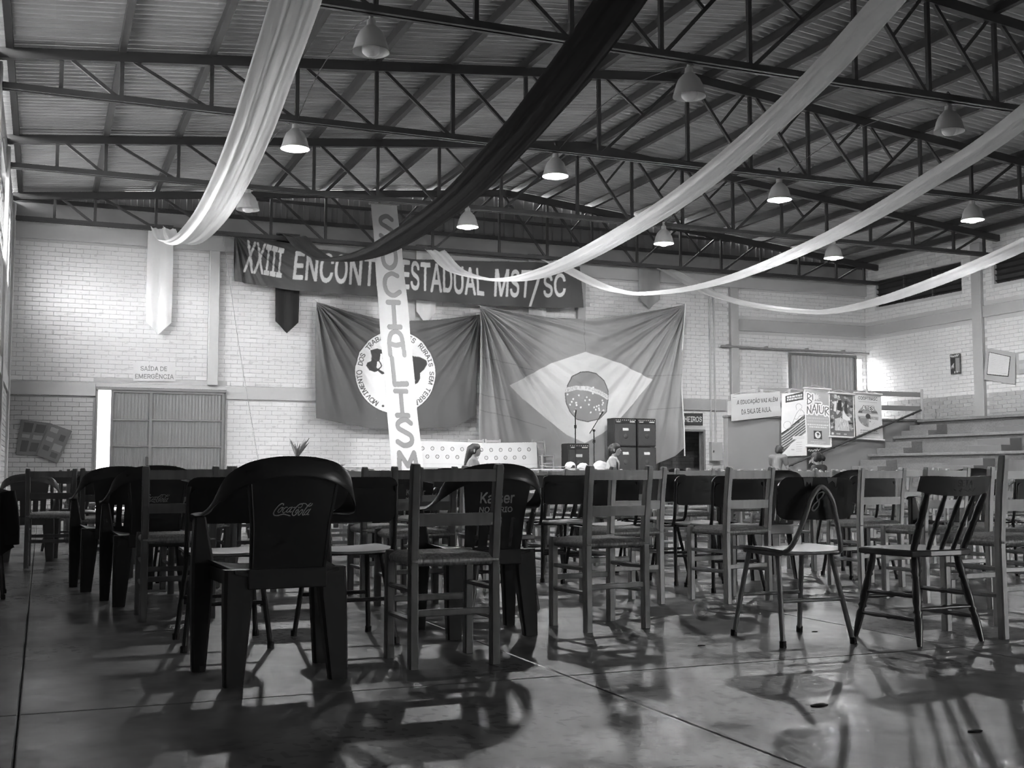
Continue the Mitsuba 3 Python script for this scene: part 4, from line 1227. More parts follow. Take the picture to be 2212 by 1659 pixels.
def mic_stand(label, x, y, ztop, boom):
    k = thing('microphone_stand', label, 'microphone stand')
    for a in (0.4, 2.5, 4.6):
        obj('leg', tube([(x, y, SZ + 0.22), (x + 0.28 * math.cos(a), y + 0.28 * math.sin(a), SZ + 0.01)], 0.010, 6), 'm_black', k)
    obj('pole', tube([(x, y, SZ + 0.18), (x, y, ztop)], 0.013, 8), 'm_black', k)
    obj('clutch', bx((x - 0.025, y - 0.025, ztop - 0.30), (x + 0.025, y + 0.025, ztop - 0.22), 0.008), 'm_black', k)
    if boom is not None:
        a, b = boom
        obj('boom', tube([a, b], 0.010, 8), 'm_black', k)
        obj('pivot', trimesh.Trimesh(*(lambda q: (q.vertices * 0.035 + (x, y, ztop), q.faces))(trimesh.creation.icosphere(1))), 'm_black', k)
        tip, d = np.array(b), (np.array(b) - np.array(a)) / np.linalg.norm(np.array(b) - np.array(a))
    else:
        tip, d = np.array((x, y, ztop)), np.array((0.0, -0.3, 0.95))
    obj('microphone', tube([tip, tip + d * 0.10, tip + d * 0.15], [0.014, 0.018, 0.016], 10), 'm_black', k)
    obj('microphone_head', trimesh.Trimesh(*(lambda q: (q.vertices * 0.034 + tip + d * 0.17, q.faces))(trimesh.creation.icosphere(2))), 'm_lightgrey', k)


y = 24.8
mic_stand('straight microphone stand in front of the flag, left of two', at(1243, 950, y)[0], y, at(1243, 898, y)[2], None)
p = at(1283, 930, y)
mic_stand('boom microphone stand in front of the flag, right of two', p[0], y, p[2], (at(1274, 936, y), at(1296, 900, y)))

# front tables at the foot of the stage
def skirted_table(label, x0, x1, y0, y1, z, n):
    k = thing('skirted_table', label, 'table')
    obj('table_top', bx((x0, y0, z - 0.03), (x1, y1, z), 0.006), 'm_paper', k)
    w = (x1 - x0) / n
    for i in range(n):
        obj('panel', bx((x0 + i * w + 0.008, y0 + 0.01, 0.12), (x0 + (i + 1) * w - 0.008, y0 + 0.03, z - 0.04), 0.004), ('m_paper', 'm_lightgrey')[i % 2], k)
    for x in (x0 + 0.06, x1 - 0.06):
        for y in (y0 + 0.06, y1 - 0.06):
            obj('leg', bx((x - 0.025, y - 0.025, 0), (x + 0.025, y + 0.025, z - 0.03), 0.005), 'm_mid', k)
    return z


TYZ = 21.6
zA = skirted_table('white table with panelled front before the stage, right of the vertical banner', at(1085, 1015, TYZ)[0], at(1345, 1015, TYZ)[0], TYZ, TYZ + 0.8, at(1200, 1013, TYZ)[2], 6)
zB = skirted_table('white table before the stage that carries the flowers and fruit', at(600, 1008, TYZ)[0], at(800, 1008, TYZ)[0], TYZ, TYZ + 0.8, at(690, 1007, TYZ)[2], 4)


def blob(c, r, seed, amp=0.25, sub=3, fl=True):
    q = trimesh.creation.icosphere(sub)
    v = q.vertices
    d = 1 + amp * (meshkit.fbm(v * 1.6 + seed, 3, seed) - 0.5) * 2
    v = v * d[:, None] * np.asarray(r)
    if fl:
        v[:, 2] = np.maximum(v[:, 2], -np.asarray(r)[2] * 0.55)
        v[:, 2] += np.asarray(r)[2] * 0.55
    return trimesh.Trimesh(v + np.asarray(c), q.faces)


def on_table(x, dy=0.35, z=None):
    p = at(x, 1010, TYZ + dy)
    return (p[0], TYZ + dy, z)


one('cloth_bundle', blob(on_table(1296, 0.4, zA), (0.15, 0.13, 0.11), 3), 'm_white', 'round white cloth bundle on the front table beside the second microphone stand', 'bag', smooth=True)
one('cloth_bundle', blob(on_table(1258, 0.45, zA), (0.11, 0.11, 0.085), 5, 0.35), 'm_white', 'smaller crumpled white bag left of the round cloth bundle', 'bag', smooth=True)
k = thing('cap', 'white cap with a dark opening lying on the front table', 'cap')
c = np.array(on_table(1232, 0.35, zA))
obj('crown', blob(c, (0.11, 0.12, 0.10), 8, 0.12), 'm_white', k, True)
obj('brim', slab(np.stack(np.meshgrid(np.linspace(-0.09, 0.09, 6), np.linspace(-0.24, -0.08, 5), [0.015], indexing='ij'), -1)[:, :, 0] + c, 0.006, (0, 0, 1)), 'm_white', k)
obj('band', blob(c + (0.01, -0.085, 0.02), (0.06, 0.035, 0.05), 9, 0.2), 'm_black', k, True)
P = np.stack(np.meshgrid(np.linspace(-0.2, 0.3, 12), np.linspace(-0.2, 0.2, 10), [0.0], indexing='ij'), -1)[:, :, 0]
P[..., 2] = 0.02 + 0.06 * meshkit.fbm(P * 5, 3, 4) + 0.10 * np.clip(-P[..., 0], 0, 1)
one('loose_paper', gridmesh(P + np.array(on_table(1190, 0.35, zA))), 'm_white', 'curling white sheet of paper at the left end of the front table', 'paper', smooth=True)
one('paper_cup', lathe([(0, 0), (0.03, 0), (0.038, 0.10), (0.034, 0.10), (0.03, 0.01), (0, 0.01)], 16).apply_translation(on_table(1332, 0.3, zA)), 'm_paper', 'pale cup at the right end of the front table', 'cup', smooth=40)
# flowers and fruit
k = thing('flower_arrangement', 'spiky flower arrangement in a vase on the left front table', 'flowers')
c = np.array(on_table(640, 0.4, zB))
obj('vase', lathe([(0, 0), (0.07, 0), (0.09, 0.05), (0.06, 0.12), (0.05, 0.15), (0.06, 0.17), (0.05, 0.17), (0.04, 0.14), (0, 0.12)], 20).apply_translation(c), 'm_paper', k, 40)
rr = random.Random(5)
for i in range(15):
    a, tilt, L = rr.uniform(0, 6.28), rr.uniform(0.1, 0.62), rr.uniform(0.28, 0.44)
    d = np.array([math.cos(a) * tilt, math.sin(a) * tilt, 1.0])
    base = c + (0, 0, 0.13)
    mid = base + d * L * 0.55
    tip = base + d * L + (d[0] * 0.1, d[1] * 0.1, 0.0)
    w = np.cross(d, (math.sin(a), -math.cos(a), 0.3))
    w = w / np.linalg.norm(w) * 0.028
    obj('leaf', hull([base, base + (0.004, 0, 0), mid + w, mid - w, mid + (0, 0, 0.008), tip, base + (0, 0.004, 0)]), ('m_leaf', 'm_dark', 'm_lightgrey', 'm_mid')[i % 4], k)
for i in range(4):
    obj('bloom', blob(c + (rr.uniform(-0.10, 0.12), rr.uniform(-0.1, 0), 0.10 + 0.05 * rr.random()), (0.045, 0.045, 0.035), i, 0.3, 2), 'm_white', k, True)
tray = np.array(on_table(716, 0.35, zB))
one('fruit_tray', lathe([(0, 0.0), (0.20, 0.0), (0.27, 0.035), (0.26, 0.04), (0.19, 0.012), (0, 0.012)], 28).apply_translation(tray), 'm_mid', 'shallow tray of fruit on the left front table', 'tray', smooth=40)
for i in range(9):
    a, r = rr.uniform(0, 6.28), rr.uniform(0.02, 0.16)
    one('fruit', blob(tray + (r * math.cos(a), r * math.sin(a), 0.012), (0.042, 0.042, 0.04), 20 + i, 0.06, 2), ('m_lightgrey', 'm_mid')[i % 2], 'small round fruit in the shallow tray', 'fruit', 'fruit in the tray', smooth=True)
one('bottle', lathe([(0, 0), (0.028, 0), (0.03, 0.02), (0.03, 0.10), (0.012, 0.14), (0.012, 0.18), (0, 0.18)], 14).apply_transform(trimesh.transformations.rotation_matrix(0.2, (0, 1, 0))).apply_translation(tray + (-0.34, 0, 0.0)), 'm_dark', 'small dark bottle leaning left of the fruit tray', 'bottle', smooth=40)
one('cloth_heap', blob(np.array(on_table(690, 0.3, zB)) + (-0.02, 0, 0), (0.09, 0.08, 0.045), 31, 0.12, 2), 'm_dark', 'small dark cloth heap left of the bottle on the flower table', 'cloth', smooth=True)

# ------------------------------------------------------------------ chairs: each kind is built once, facing +y
def post(pts, w, c=0.006):
    """a square post along pts with softened edges"""
    h, e = w / 2, w / 2 - c
    sec = np.array([(h, e), (e, h), (-e, h), (-h, e), (-h, -e), (-e, -h), (e, -h), (h, -e)])
    P = np.asarray(pts, float)
    return sweep(P, [sec] * (len(P) - 1) + [sec * 0.82], frame=lambda i: (1, 0, 0))


def cushion(w, d, z0, z1, n=14):
    u, v = np.meshgrid(np.linspace(-1, 1, n), np.linspace(-1, 1, n), indexing='ij')
    edge = np.maximum(np.abs(u), np.abs(v))
    top = z1 - 0.016 * np.clip((edge - 0.75) / 0.25, 0, 1)**2 + 0.004 * np.cos(3 * edge)
    X, Y = u * w / 2, v * d / 2
    P = np.stack([X, Y, top], -1)
    rim = [np.stack([X * (1 + b), Y * (1 + b), 0 * X + z], -1) for b, z in ((0.03, z1 - 0.028), (0.03, z0 + 0.016), (0.0, z0))]
    idx = [(0, j) for j in range(n)] + [(i, n - 1) for i in range(1, n)] + [(n - 1, j) for j in range(n - 2, -1, -1)] + [(i, 0) for i in range(n - 2, 0, -1)]
    V = [P.reshape(-1, 3)]
    f = [list(q) for q in gridmesh(P).faces]
    uv = [np.stack([(u + 1) / 2, (v + 1) / 2], -1).reshape(-1, 2)]
    prev = [i * n + j for i, j in idx]
    for L in rim:
        b = sum(len(q) for q in V)
        V.append(np.array([L[i, j] for i, j in idx]))
        uv.append(np.array([((u[i, j] * 1.06 + 1) / 2, (v[i, j] * 1.06 + 1) / 2) for i, j in idx]))
        k = len(idx)
        for a in range(k):
            c = (a + 1) % k
            f += [[prev[a], b + a, b + c], [prev[a], b + c, prev[c]]]
        prev = [b + a for a in range(k)]
    b = sum(len(q) for q in V)
    V.append(np.array([[0, 0, z0]]))
    uv.append(np.array([[0.5, 0.5]]))
    f += [[prev[a], b, prev[(a + 1) % len(prev)]] for a in range(len(prev))]
    m = trimesh.Trimesh(np.vstack(V), f, process=False)
    m.fix_normals()
    return m, np.vstack(uv)


def kind_wood():
    out = []
    for s in (-1, 1):
        out.append(('back_post', mikit.ply(post([(s * 0.185, -0.165, 0.0), (s * 0.185, -0.16, 0.45), (s * 0.187, -0.175, 0.66), (s * 0.190, -0.200, 0.845), (s * 0.190, -0.202, 0.86)], 0.040), 'm_wood')))
    for s in (-1, 1):
        out.append(('leg', mikit.ply(post([(s * 0.188, 0.165, 0.0), (s * 0.188, 0.165, 0.45), (s * 0.188, 0.165, 0.478)], 0.040), 'm_wood')))
    m, uv = cushion(0.385, 0.35, 0.428, 0.482)
    out.append(('seat', mikit.ply(m, 'm_straw', smooth=True, uv=uv)))
    for z0, z1, y in ((0.785, 0.838, -0.192), (0.596, 0.650, -0.168)):
        P = np.zeros((9, 2, 3))
        P[..., 0] = np.linspace(-0.182, 0.182, 9)[:, None]
        P[..., 1] = (y - 0.006 * np.cos(np.linspace(-1.5, 1.5, 9)))[:, None]
        P[:, 0, 2], P[:, 1, 2] = z0, z1
        P[:, 1, 1] -= 0.004
        out.append(('back_slat', mikit.ply(slab(P, -0.017, (0, -1, 0)), 'm_wood')))
    for z in (0.20, 0.325):
        for s in (-1, 1):
            out.append(('rung', mikit.ply(turned((s * 0.187, -0.155, z), (s * 0.188, 0.155, z), [(0, 0.011), (0.5, 0.014), (1, 0.011)], 7), 'm_wood', smooth=50)))
    out.append(('rung', mikit.ply(bx((-0.178, -0.172, 0.215), (0.178, -0.155, 0.245), 0.004), 'm_wood')))
    out.append(('rung', mikit.ply(bx((-0.18, 0.157, 0.245), (0.18, 0.174, 0.275), 0.004), 'm_wood')))
    return out


def script_lettering():
    """the drink maker's name in flowing script, in metres about the middle"""
    C = [([(455, 940), (452, 895), (395, 885), (300, 940), (180, 1080), (105, 1220), (112, 1315), (200, 1352), (330, 1338), (480, 1300), (600, 1328), (745, 1368)], 46),
         ([(415, 1030), (335, 1075), (262, 1180), (290, 1240), (370, 1180), (430, 1085), (415, 1030), (480, 1060)], 34), ([(620, 1035), (560, 1030), (470, 1130), (440, 1215), (500, 1240), (590, 1185)], 34),
         ([(790, 1035), (715, 1045), (622, 1140), (600, 1215), (665, 1225), (760, 1110), (812, 1020), (730, 1180), (745, 1230), (800, 1195)], 34), ([(840, 1050), (915, 1035)], 34),
         ([(1075, 1090), (1070, 1030), (1150, 1050), (1215, 950)], 24), ([(1200, 925), (1130, 905), (1030, 970), (900, 1120), (832, 1260), (852, 1345), (920, 1358), (1000, 1285), (1060, 1180), (1045, 1130), (990, 1160), (945, 1250)], 44),
         ([(1110, 925), (1240, 885), (1340, 905), (1410, 965), (1490, 1000), (1570, 970), (1615, 900)], 34), ([(1210, 1130), (1130, 1190), (1070, 1300), (1092, 1358), (1150, 1310), (1222, 1210), (1205, 1130), (1250, 1150)], 34),
         ([(1540, 885), (1440, 975), (1330, 1130), (1250, 1290), (1255, 1350), (1315, 1330)], 38), ([(1480, 1130), (1400, 1190), (1330, 1290), (1355, 1345), (1420, 1305), (1520, 1150), (1555, 1115), (1450, 1290), (1455, 1340), (1510, 1325)], 34)]
    p = unary_union([strokes([[(x, -y) for x, y in q]], w, 5) for q, w in C])
    return fit(p, -0.077, -0.026, 0.077, 0.026)


def kaiser_lettering():
    a = fit(textpoly('Kaiser', 1, True), -0.092, 0.004, 0.092, 0.062)
    b = fit(textpoly('NOTORIO', 1, True), -0.092, -0.040, 0.086, -0.012)
    return unary_union([a, b])


def kind_plastic(script, slots, grey_=False):
    m = 'm_plastic_grey' if grey_ else 'm_plastic'
    out = []
    # seat
    u, v = np.meshgrid(np.linspace(-1, 1, 17), np.linspace(-1, 1, 15), indexing='ij')
    hw = 0.235 - 0.03 * (1 - v) / 2
    P = np.stack([u * hw, 0.015 + v * 0.225, 0.425 + 0.012 * v + 0.02 * (np.abs(u)**3) - 0.014 * (1 - u**2) * (1 - v**2) - 0.03 * np.clip((v - 0.8) / 0.2, 0, 1)**2 + 0 * u], -1)
    out.append(('seat', mikit.ply(slab(P, 0.012, (0, 0, 1)), m, smooth=40)))
    out.append(('seat_apron', mikit.ply(cat(bx((-0.19, 0.215, 0.365), (0.19, 0.230, 0.415), 0.004), bx((-0.155, -0.215, 0.36), (0.155, -0.198, 0.44), 0.004), *[bx((s * 0.222 - 0.006, -0.18, 0.375), (s * 0.222 + 0.006, 0.19, 0.43), 0.004) for s in (-1, 1)]), m)))

    def back(uu, z):
        w = np.interp(z, [0.41, 0.60, 0.76, 0.83], [0.150, 0.158, 0.178, 0.19])
        x = uu * w
        y = -0.200 - 0.10 * np.clip((z - 0.42) / 0.40, 0, 1.2) + 0.55 * x**2 * np.clip((z - 0.40) * 2.5, 0.2, 1)
        return x, y

    def strip(u0, u1, z0, z1, n, mth):
        uu, zz = np.meshgrid(np.linspace(u0, u1, n), np.linspace(z0, z1, mth), indexing='ij')
        x, y = back(uu, zz)
        return slab(np.stack([x, y, zz], -1), 0.007, (0, 1, 0))
    if slots:
        c = [-1, -0.62, -0.52, -0.12, 0.0, 0.12, 0.52, 0.62, 1]
        ms = [strip(-1, 1, 0.60, 0.815, 17, 12), strip(-1, 1, 0.41, 0.45, 17, 4)]
        ms += [strip(a, b, 0.45, 0.60, 4, 8) for a, b in ((-1, -0.66), (-0.54, -0.22), (-0.12, 0.12), (0.22, 0.54), (0.66, 1))]
        out.append(('backrest', mikit.ply(cat(ms), m, smooth=40)))
    else:
        out.append(('backrest', mikit.ply(cat(strip(-1, 1, 0.41, 0.815, 21, 22), *[tube([(lambda q: (q[0], q[1] - 0.004, z))(back(np.array(s * 0.93), z)) for z in np.linspace(0.43, 0.78, 9)], 0.006, 6) for s in (-1, 1)]), m, smooth=40)))
    # the arch: from the tip of one arm over the back to the other arm
    half = [(0.262, 0.235, 0.612), (0.272, 0.20, 0.632), (0.282, 0.10, 0.640), (0.286, 0.0, 0.645), (0.282, -0.10, 0.668), (0.262, -0.185, 0.722), (0.225, -0.245, 0.772), (0.16, -0.283, 0.808), (0.08, -0.300, 0.826), (0.0, -0.304, 0.830)]
    path = spline(half + [(-x, y, z) for x, y, z in half[-2::-1]], 4)
    nrm, secs = [], []
    for x, y, z in path:
        f = np.clip((0.10 - y) / 0.30, 0, 1)
        f2 = np.clip((-0.14 - y) / 0.14, 0, 1)
        n_ = np.array([0, 0, 1.0]) * (1 - f) + f * ((1 - f2) * np.array([np.sign(x) * 0.8, -0.35, 0.5]) + f2 * np.array([x * 1.2, -1.0, 0.30]))
        n_ /= np.linalg.norm(n_)
        nrm.append(n_)
        wdt = 0.030 + 0.012 * f2
        secs.append(np.array([(0.008 * math.cos(a) * (1.0), wdt * math.sin(a)) for a in np.arange(12) * 2 * np.pi / 12]))
    out.append(('arm_arch', mikit.ply(sweep(path, secs, frame=lambda i: nrm[i]), m, smooth=50)))
    for s in (-1, 1):
        out.append(('leg', mikit.ply(cat(taper([((s * 0.262, 0.205, 0.625), 0.022, 0.030), ((s * 0.250, 0.195, 0.44), 0.045, 0.032), ((s * 0.250, 0.20, 0.30), 0.042, 0.028), ((s * 0.255, 0.205, 0.0), 0.028, 0.022)])), m, smooth=30)))
    for s in (-1, 1):
        out.append(('leg', mikit.ply(cat(taper([((s * 0.185, -0.165, 0.435), 0.055, 0.035), ((s * 0.188, -0.175, 0.32), 0.055, 0.032), ((s * 0.20, -0.195, 0.10), 0.043, 0.026), ((s * 0.205, -0.205, 0.0), 0.036, 0.022)])), m, smooth=30)))
    if script:
        p = script_lettering() if script == 1 else kaiser_lettering()
        me = extrude(shapely.segmentize(p, 0.01), 1.0)
        zc = 0.665
        v_ = me.vertices
        zz = zc + v_[:, 1]
        w = np.interp(zz, [0.41, 0.60, 0.76, 0.83], [0.150, 0.158, 0.178, 0.19])
        x, y = back(v_[:, 0] / w, zz)
        me.vertices = np.stack([x, y - 0.0074 - 0.0012 * v_[:, 2], zz], 1)
        out.append(('lettering', mikit.ply(me, 'm_ink')))
    return out


def rounded_panel(w, h, r, th, y0, zc, curve=0.25, lean=0.12, n=10):
    """a rounded rectangular panel standing upright, curved about the sitter"""
    q = sbox(-w / 2 + r, -h / 2 + r, w / 2 - r, h / 2 - r).buffer(r, 6)
    m = extrude(shapely.segmentize(q, 0.03), 1.0)
    g_ = trimesh.remesh.subdivide_to_size(m.vertices, m.faces, 0.06)
    v = g_[0]
    x, z, d = v[:, 0], v[:, 1], v[:, 2]
    return trimesh.Trimesh(np.stack([x, y0 - lean * z + curve * x**2 + d * th, zc + z], 1), g_[1][:, ::-1], process=False)


def kind_school(a_frame):
    out = []
    tb = 'm_tube' if a_frame else 'm_tube_dark'
    # seat
    u, v = np.meshgrid(np.linspace(-1, 1, 15), np.linspace(-1, 1, 15), indexing='ij')
    e = np.clip((np.abs(u) - 0.7) / 0.3, 0, 1) * np.clip((np.abs(v) - 0.7) / 0.3, 0, 1)
    P = np.stack([u * (0.20 - 0.02 * e), v * (0.205 - 0.02 * e), 0.452 + 0.010 * u**2 + 0.008 * v**3 - 0.018 * np.clip(v, 0, 1)**4], -1)
    out.append(('seat', mikit.ply(slab(P, 0.012, (0, 0, 1)), 'm_ply', smooth=40)))
    if a_frame:
        out.append(('backrest', mikit.ply(rounded_panel(0.425, 0.205, 0.055, 0.011, -0.235, 0.700), 'm_school', smooth=30)))
        P = spline([(-0.19, -0.05, 0.435), (-0.165, -0.17, 0.438), (-0.135, -0.225, 0.48), (-0.085, -0.262, 0.62), (-0.055, -0.270, 0.705), (0.0, -0.272, 0.755), (0.055, -0.270, 0.705), (0.085, -0.262, 0.62), (0.135, -0.225, 0.48), (0.165, -0.17, 0.438), (0.19, -0.05, 0.435)], 6)
        out.append(('back_loop', mikit.ply(tube(P, 0.0125, 10), tb, smooth=50)))
        M = [[(0.012, 0.065), (-0.012, 0.05), (-0.008, 0.02), (0.012, 0.0), (0.016, -0.03), (0.0, -0.06), (-0.018, -0.05), (-0.014, -0.02), (0.004, 0.004), (0.020, 0.03), (0.026, 0.055), (0.012, 0.065)]]
        p = affinity.skew(affinity.scale(strokes(M, 0.010), 0.85, 0.72, origin=(0, 0)), 18, 0, origin=(0, 0))
        me = extrude(p, 0.0008)
        v_ = me.vertices
        me.vertices = np.stack([v_[:, 0], -0.2365 - 0.12 * (v_[:, 1] - 0.015) + 0.25 * v_[:, 0]**2 - v_[:, 2] - 0.002, 0.685 + v_[:, 1]], 1)
        out.append(('painted_eight', mikit.ply(me, 'm_paper')))
        pe = [Polygon([(-0.085, 0.0), (-0.03, 0.0), (-0.034, -0.05), (-0.042, -0.02), (-0.05, -0.035), (-0.064, -0.018), (-0.072, -0.045)]), Polygon([(0.05, 0.0), (0.11, 0.0), (0.105, -0.05), (0.095, -0.025), (0.082, -0.015), (0.06, -0.03)])]
        me = extrude(unary_union(pe), 0.0006)
        v_ = me.vertices
        me.vertices = np.stack([v_[:, 0], -0.2365 - 0.12 * (v_[:, 1] + 0.1) + 0.25 * v_[:, 0]**2 - v_[:, 2] - 0.001, 0.800 + v_[:, 1]], 1)
        out.append(('peeled_patch', mikit.ply(me, 'm_wood_dark')))
    else:
        out.append(('backrest', mikit.ply(rounded_panel(0.40, 0.215, 0.05, 0.012, -0.225, 0.695, 0.12), 'm_school', smooth=30)))
        out.append(('back_pad', mikit.ply(rounded_panel(0.37, 0.165, 0.04, 0.016, -0.240, 0.668, 0.12), 'm_school', smooth=30)))
        for s in (-1, 1):
            out.append(('back_tube', mikit.ply(tube(spline([(s * 0.185, 0.05, 0.432), (s * 0.19, -0.12, 0.432), (s * 0.192, -0.185, 0.46), (s * 0.192, -0.215, 0.60), (s * 0.190, -0.228, 0.76)], 5), 0.012, 8), tb, smooth=50)))
    for s in (-1, 1):
        P0, P1 = (s * 0.155, 0.13, 0.437), (s * 0.195, 0.225, 0.0)
        out.append(('leg', mikit.ply(tube([P0, P1], 0.0125, 9), tb, smooth=50)))
        Q0, Q1 = (s * 0.150, -0.12, 0.437), (s * 0.198, -0.225, 0.0)
        out.append(('leg', mikit.ply(tube([Q0, Q1], 0.0125, 9), tb, smooth=50)))
        for p in (P1, Q1):
            out.append(('leg_tip', mikit.ply(tube([(p[0], p[1], 0.0), (p[0], p[1] * 0.99, 0.03)], 0.0165, 9), 'm_rubber')))
    z = 0.21
    for y in (0.18, -0.172):
        out.append(('stretcher', mikit.ply(tube([(-0.175, y, z), (0.175, y, z)], [0.010, 0.010], 8), tb, smooth=50)))
    out.append(('seat_frame', mikit.ply(cat(*[tube([(s * 0.155, -0.17, 0.432), (s * 0.155, 0.17, 0.432)], 0.011, 8) for s in (-1, 1)], tube([(-0.155, 0.13, 0.432), (0.155, 0.13, 0.432)], 0.011, 8), tube([(-0.155, -0.12, 0.432), (0.155, -0.12, 0.432)], 0.011, 8)), tb, smooth=50)))
    return out


def kind_windsor(writing):
    out = []
    q = Polygon([(-0.20, -0.17), (-0.10, -0.20), (0.10, -0.20), (0.20, -0.17), (0.215, 0.05), (0.205, 0.185), (0.1, 0.21), (-0.1, 0.21), (-0.205, 0.185), (-0.215, 0.05)]).buffer(-0.015).buffer(0.015)
    th = 0.032
    a, b = extrude(q.buffer(-0.006), th), extrude(q, th - 0.012)
    a.apply_translation((0, 0, 0.418))
    b.apply_translation((0, 0, 0.424))
    out.append(('seat', mikit.ply(hull(np.vstack([a.vertices, b.vertices])), 'm_windsor', smooth=25)))
    leg = [(0, 0.013), (0.08, 0.018), (0.18, 0.020), (0.22, 0.015), (0.245, 0.021), (0.27, 0.015), (0.4, 0.020), (0.52, 0.021), (0.60, 0.015), (0.63, 0.022), (0.66, 0.014), (0.72, 0.021), (0.9, 0.016), (1, 0.012)]
    F_, B_ = {}, {}
    for s in (-1, 1):
        F_[s] = ((s * 0.150, 0.135, 0.42), (s * 0.215, 0.205, 0.0))
        B_[s] = ((s * 0.140, -0.130, 0.42), (s * 0.205, -0.215, 0.0))
        out.append(('leg', mikit.ply(turned(*F_[s], leg, 9), 'm_windsor', smooth=60)))
        out.append(('leg', mikit.ply(turned(*B_[s], leg, 9), 'm_windsor', smooth=60)))
    pt = lambda q, z: np.array(q[0]) + (np.array(q[1]) - q[0]) * (q[0][2] - z) / q[0][2]
    st = [(0, 0.008), (0.25, 0.013), (0.45, 0.010), (0.5, 0.015), (0.55, 0.010), (0.75, 0.013), (1, 0.008)]
    for p, r, z in ((F_[-1], B_[-1], 0.12), (F_[1], B_[1], 0.12), (F_[-1], F_[1], 0.20), (B_[-1], B_[1], 0.17), (F_[-1], B_[-1], 0.23), (F_[1], B_[1], 0.23)):
        out.append(('stretcher', mikit.ply(turned(pt(p, z), pt(r, z), st, 7), 'm_windsor', smooth=60)))
    # back: outer stiles stouter, crest board above
    sp = [(0, 0.010), (0.25, 0.013), (0.42, 0.011), (0.46, 0.015), (0.50, 0.010), (0.75, 0.013), (1, 0.009)]
    for i, (x0, x1) in enumerate(((-0.165, -0.190), (-0.082, -0.095), (0.0, 0.0), (0.082, 0.095), (0.165, 0.190))):
        k = 1.5 if i in (0, 4) else 1.0
        out.append(('spindle' if k == 1 else 'stile', mikit.ply(turned((x0, -0.165 + 0.6 * x0**2, 0.445), (x1, -0.305 + 0.9 * x1**2, 0.725), [(t, r * k) for t, r in sp], 8), 'm_windsor', smooth=60)))
    u, v = np.meshgrid(np.linspace(-1, 1, 19), np.linspace(-1, 1, 7), indexing='ij')
    hh = 0.046 - 0.010 * u**4
    P = np.stack([u * 0.225, -0.305 + 0.05 * u**2 - 0.012 * v, 0.757 + v * hh + 0.014 * u**2], -1)
    out.append(('crest_board', mikit.ply(slab(P, -0.018, (0, -1, 0)), 'm_windsor', smooth=30)))
    if writing:
        p = unary_union([fit(textpoly('SETA', 1, False), -0.045, 0.0, 0.055, 0.032), strokes([[(-0.06, -0.015), (-0.05, -0.02)], [(-0.03, -0.02), (-0.015, -0.012), (-0.02, -0.024)], [(0.0, -0.014), (0.03, -0.022), (0.045, -0.012), (0.06, -0.022), (0.075, -0.01)]], 0.006)])
        me = extrude(shapely.segmentize(p, 0.02), 1.0)
        v_ = me.vertices
        un = v_[:, 0] / 0.225
        me.vertices = np.stack([v_[:, 0], -0.305 + 0.05 * un**2 - 0.012 * (v_[:, 1] / 0.046) - 0.0186 - 0.0008 * v_[:, 2], 0.757 + v_[:, 1] + 0.014 * un**2], 1)
        out.append(('written_name', mikit.ply(me, 'm_black')))
    return out


WOOD, COLA, KAIS, PLAIN, PALE = kind_wood(), kind_plastic(1, False), kind_plastic(2, True), kind_plastic(0, True), kind_plastic(0, True, True)
EIGHT, SCHOOL, WIND, SETA = kind_school(True), kind_school(False), kind_windsor(False), kind_windsor(True)
taken = []


def chair(kind, label, x, y, rot=0.0, group=None, s=1.0, swap=None, name=None):
    nm = {id(WOOD): 'ladder_back_chair', id(COLA): 'plastic_armchair', id(KAIS): 'plastic_armchair', id(PLAIN): 'plastic_armchair', id(PALE): 'plastic_armchair', id(EIGHT): 'school_chair', id(SCHOOL): 'school_chair', id(WIND): 'spindle_chair', id(SETA): 'spindle_chair'}[id(kind)]
    taken.append((x, y))
    return put(kind, nm, label, 'chair', x, y, rot, group, 0.0, s, swap)


def fl(x, y):
    p = at(x, y, 0.0, 2)
    return p[0], p[1]


SHADEDW = {'m_wood': 'm_wood_brown'}  # darker copy of the same wood: weaker light at the left put into its colour
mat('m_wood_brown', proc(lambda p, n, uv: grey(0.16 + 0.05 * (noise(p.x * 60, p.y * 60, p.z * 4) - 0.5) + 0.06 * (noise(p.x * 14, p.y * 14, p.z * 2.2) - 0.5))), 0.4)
chair(COLA, 'dark plastic armchair nearest the viewer, with white script lettering on its solid back', 0.90, 4.83, 4, s=1.02)
chair(WOOD, 'wooden ladder-back chair with straw seat just right of the nearest plastic armchair', 1.65, 4.90, 1, s=1.0, swap=SHADEDW)
chair(SETA, 'dark spindle-back chair with a name scrawled on its crest board', 4.07, 4.66, 4)
chair(EIGHT, 'steel-legged school chair with a white figure eight painted on its peeling dark back', 3.47, 4.87, -2)
chair(WOOD, 'tallest ladder-back chair, cut by the right edge of the photo', 4.63, 4.68, 6, s=1.06)
chair(SCHOOL, 'dark school chair whose back shows left of the script armchair', 0.83, 5.78, -1)
chair(SCHOOL, 'dark school chair half hidden right of the script armchair, its pale seat showing', 1.41, 5.70, 2)
chair(KAIS, 'dark plastic armchair with two lines of pale block lettering and a slotted back', 2.12, 5.70, 0)
chair(WOOD, 'pale ladder-back chair standing alone in the middle of the front row', 2.80, 5.66, 8)
chair(WOOD, 'pale ladder-back chair directly behind the lone middle one', 3.44, 6.63, 6)
chair(WOOD, 'pale ladder-back chair left of the school chair with the painted figure', 4.18, 6.53, 12)
chair(WOOD, 'pale ladder-back chair between the figure-eight chair and the spindle-back chair', 5.62, 6.96, 2)
a, b = fl(1988, 1311), fl(1920, 1283)
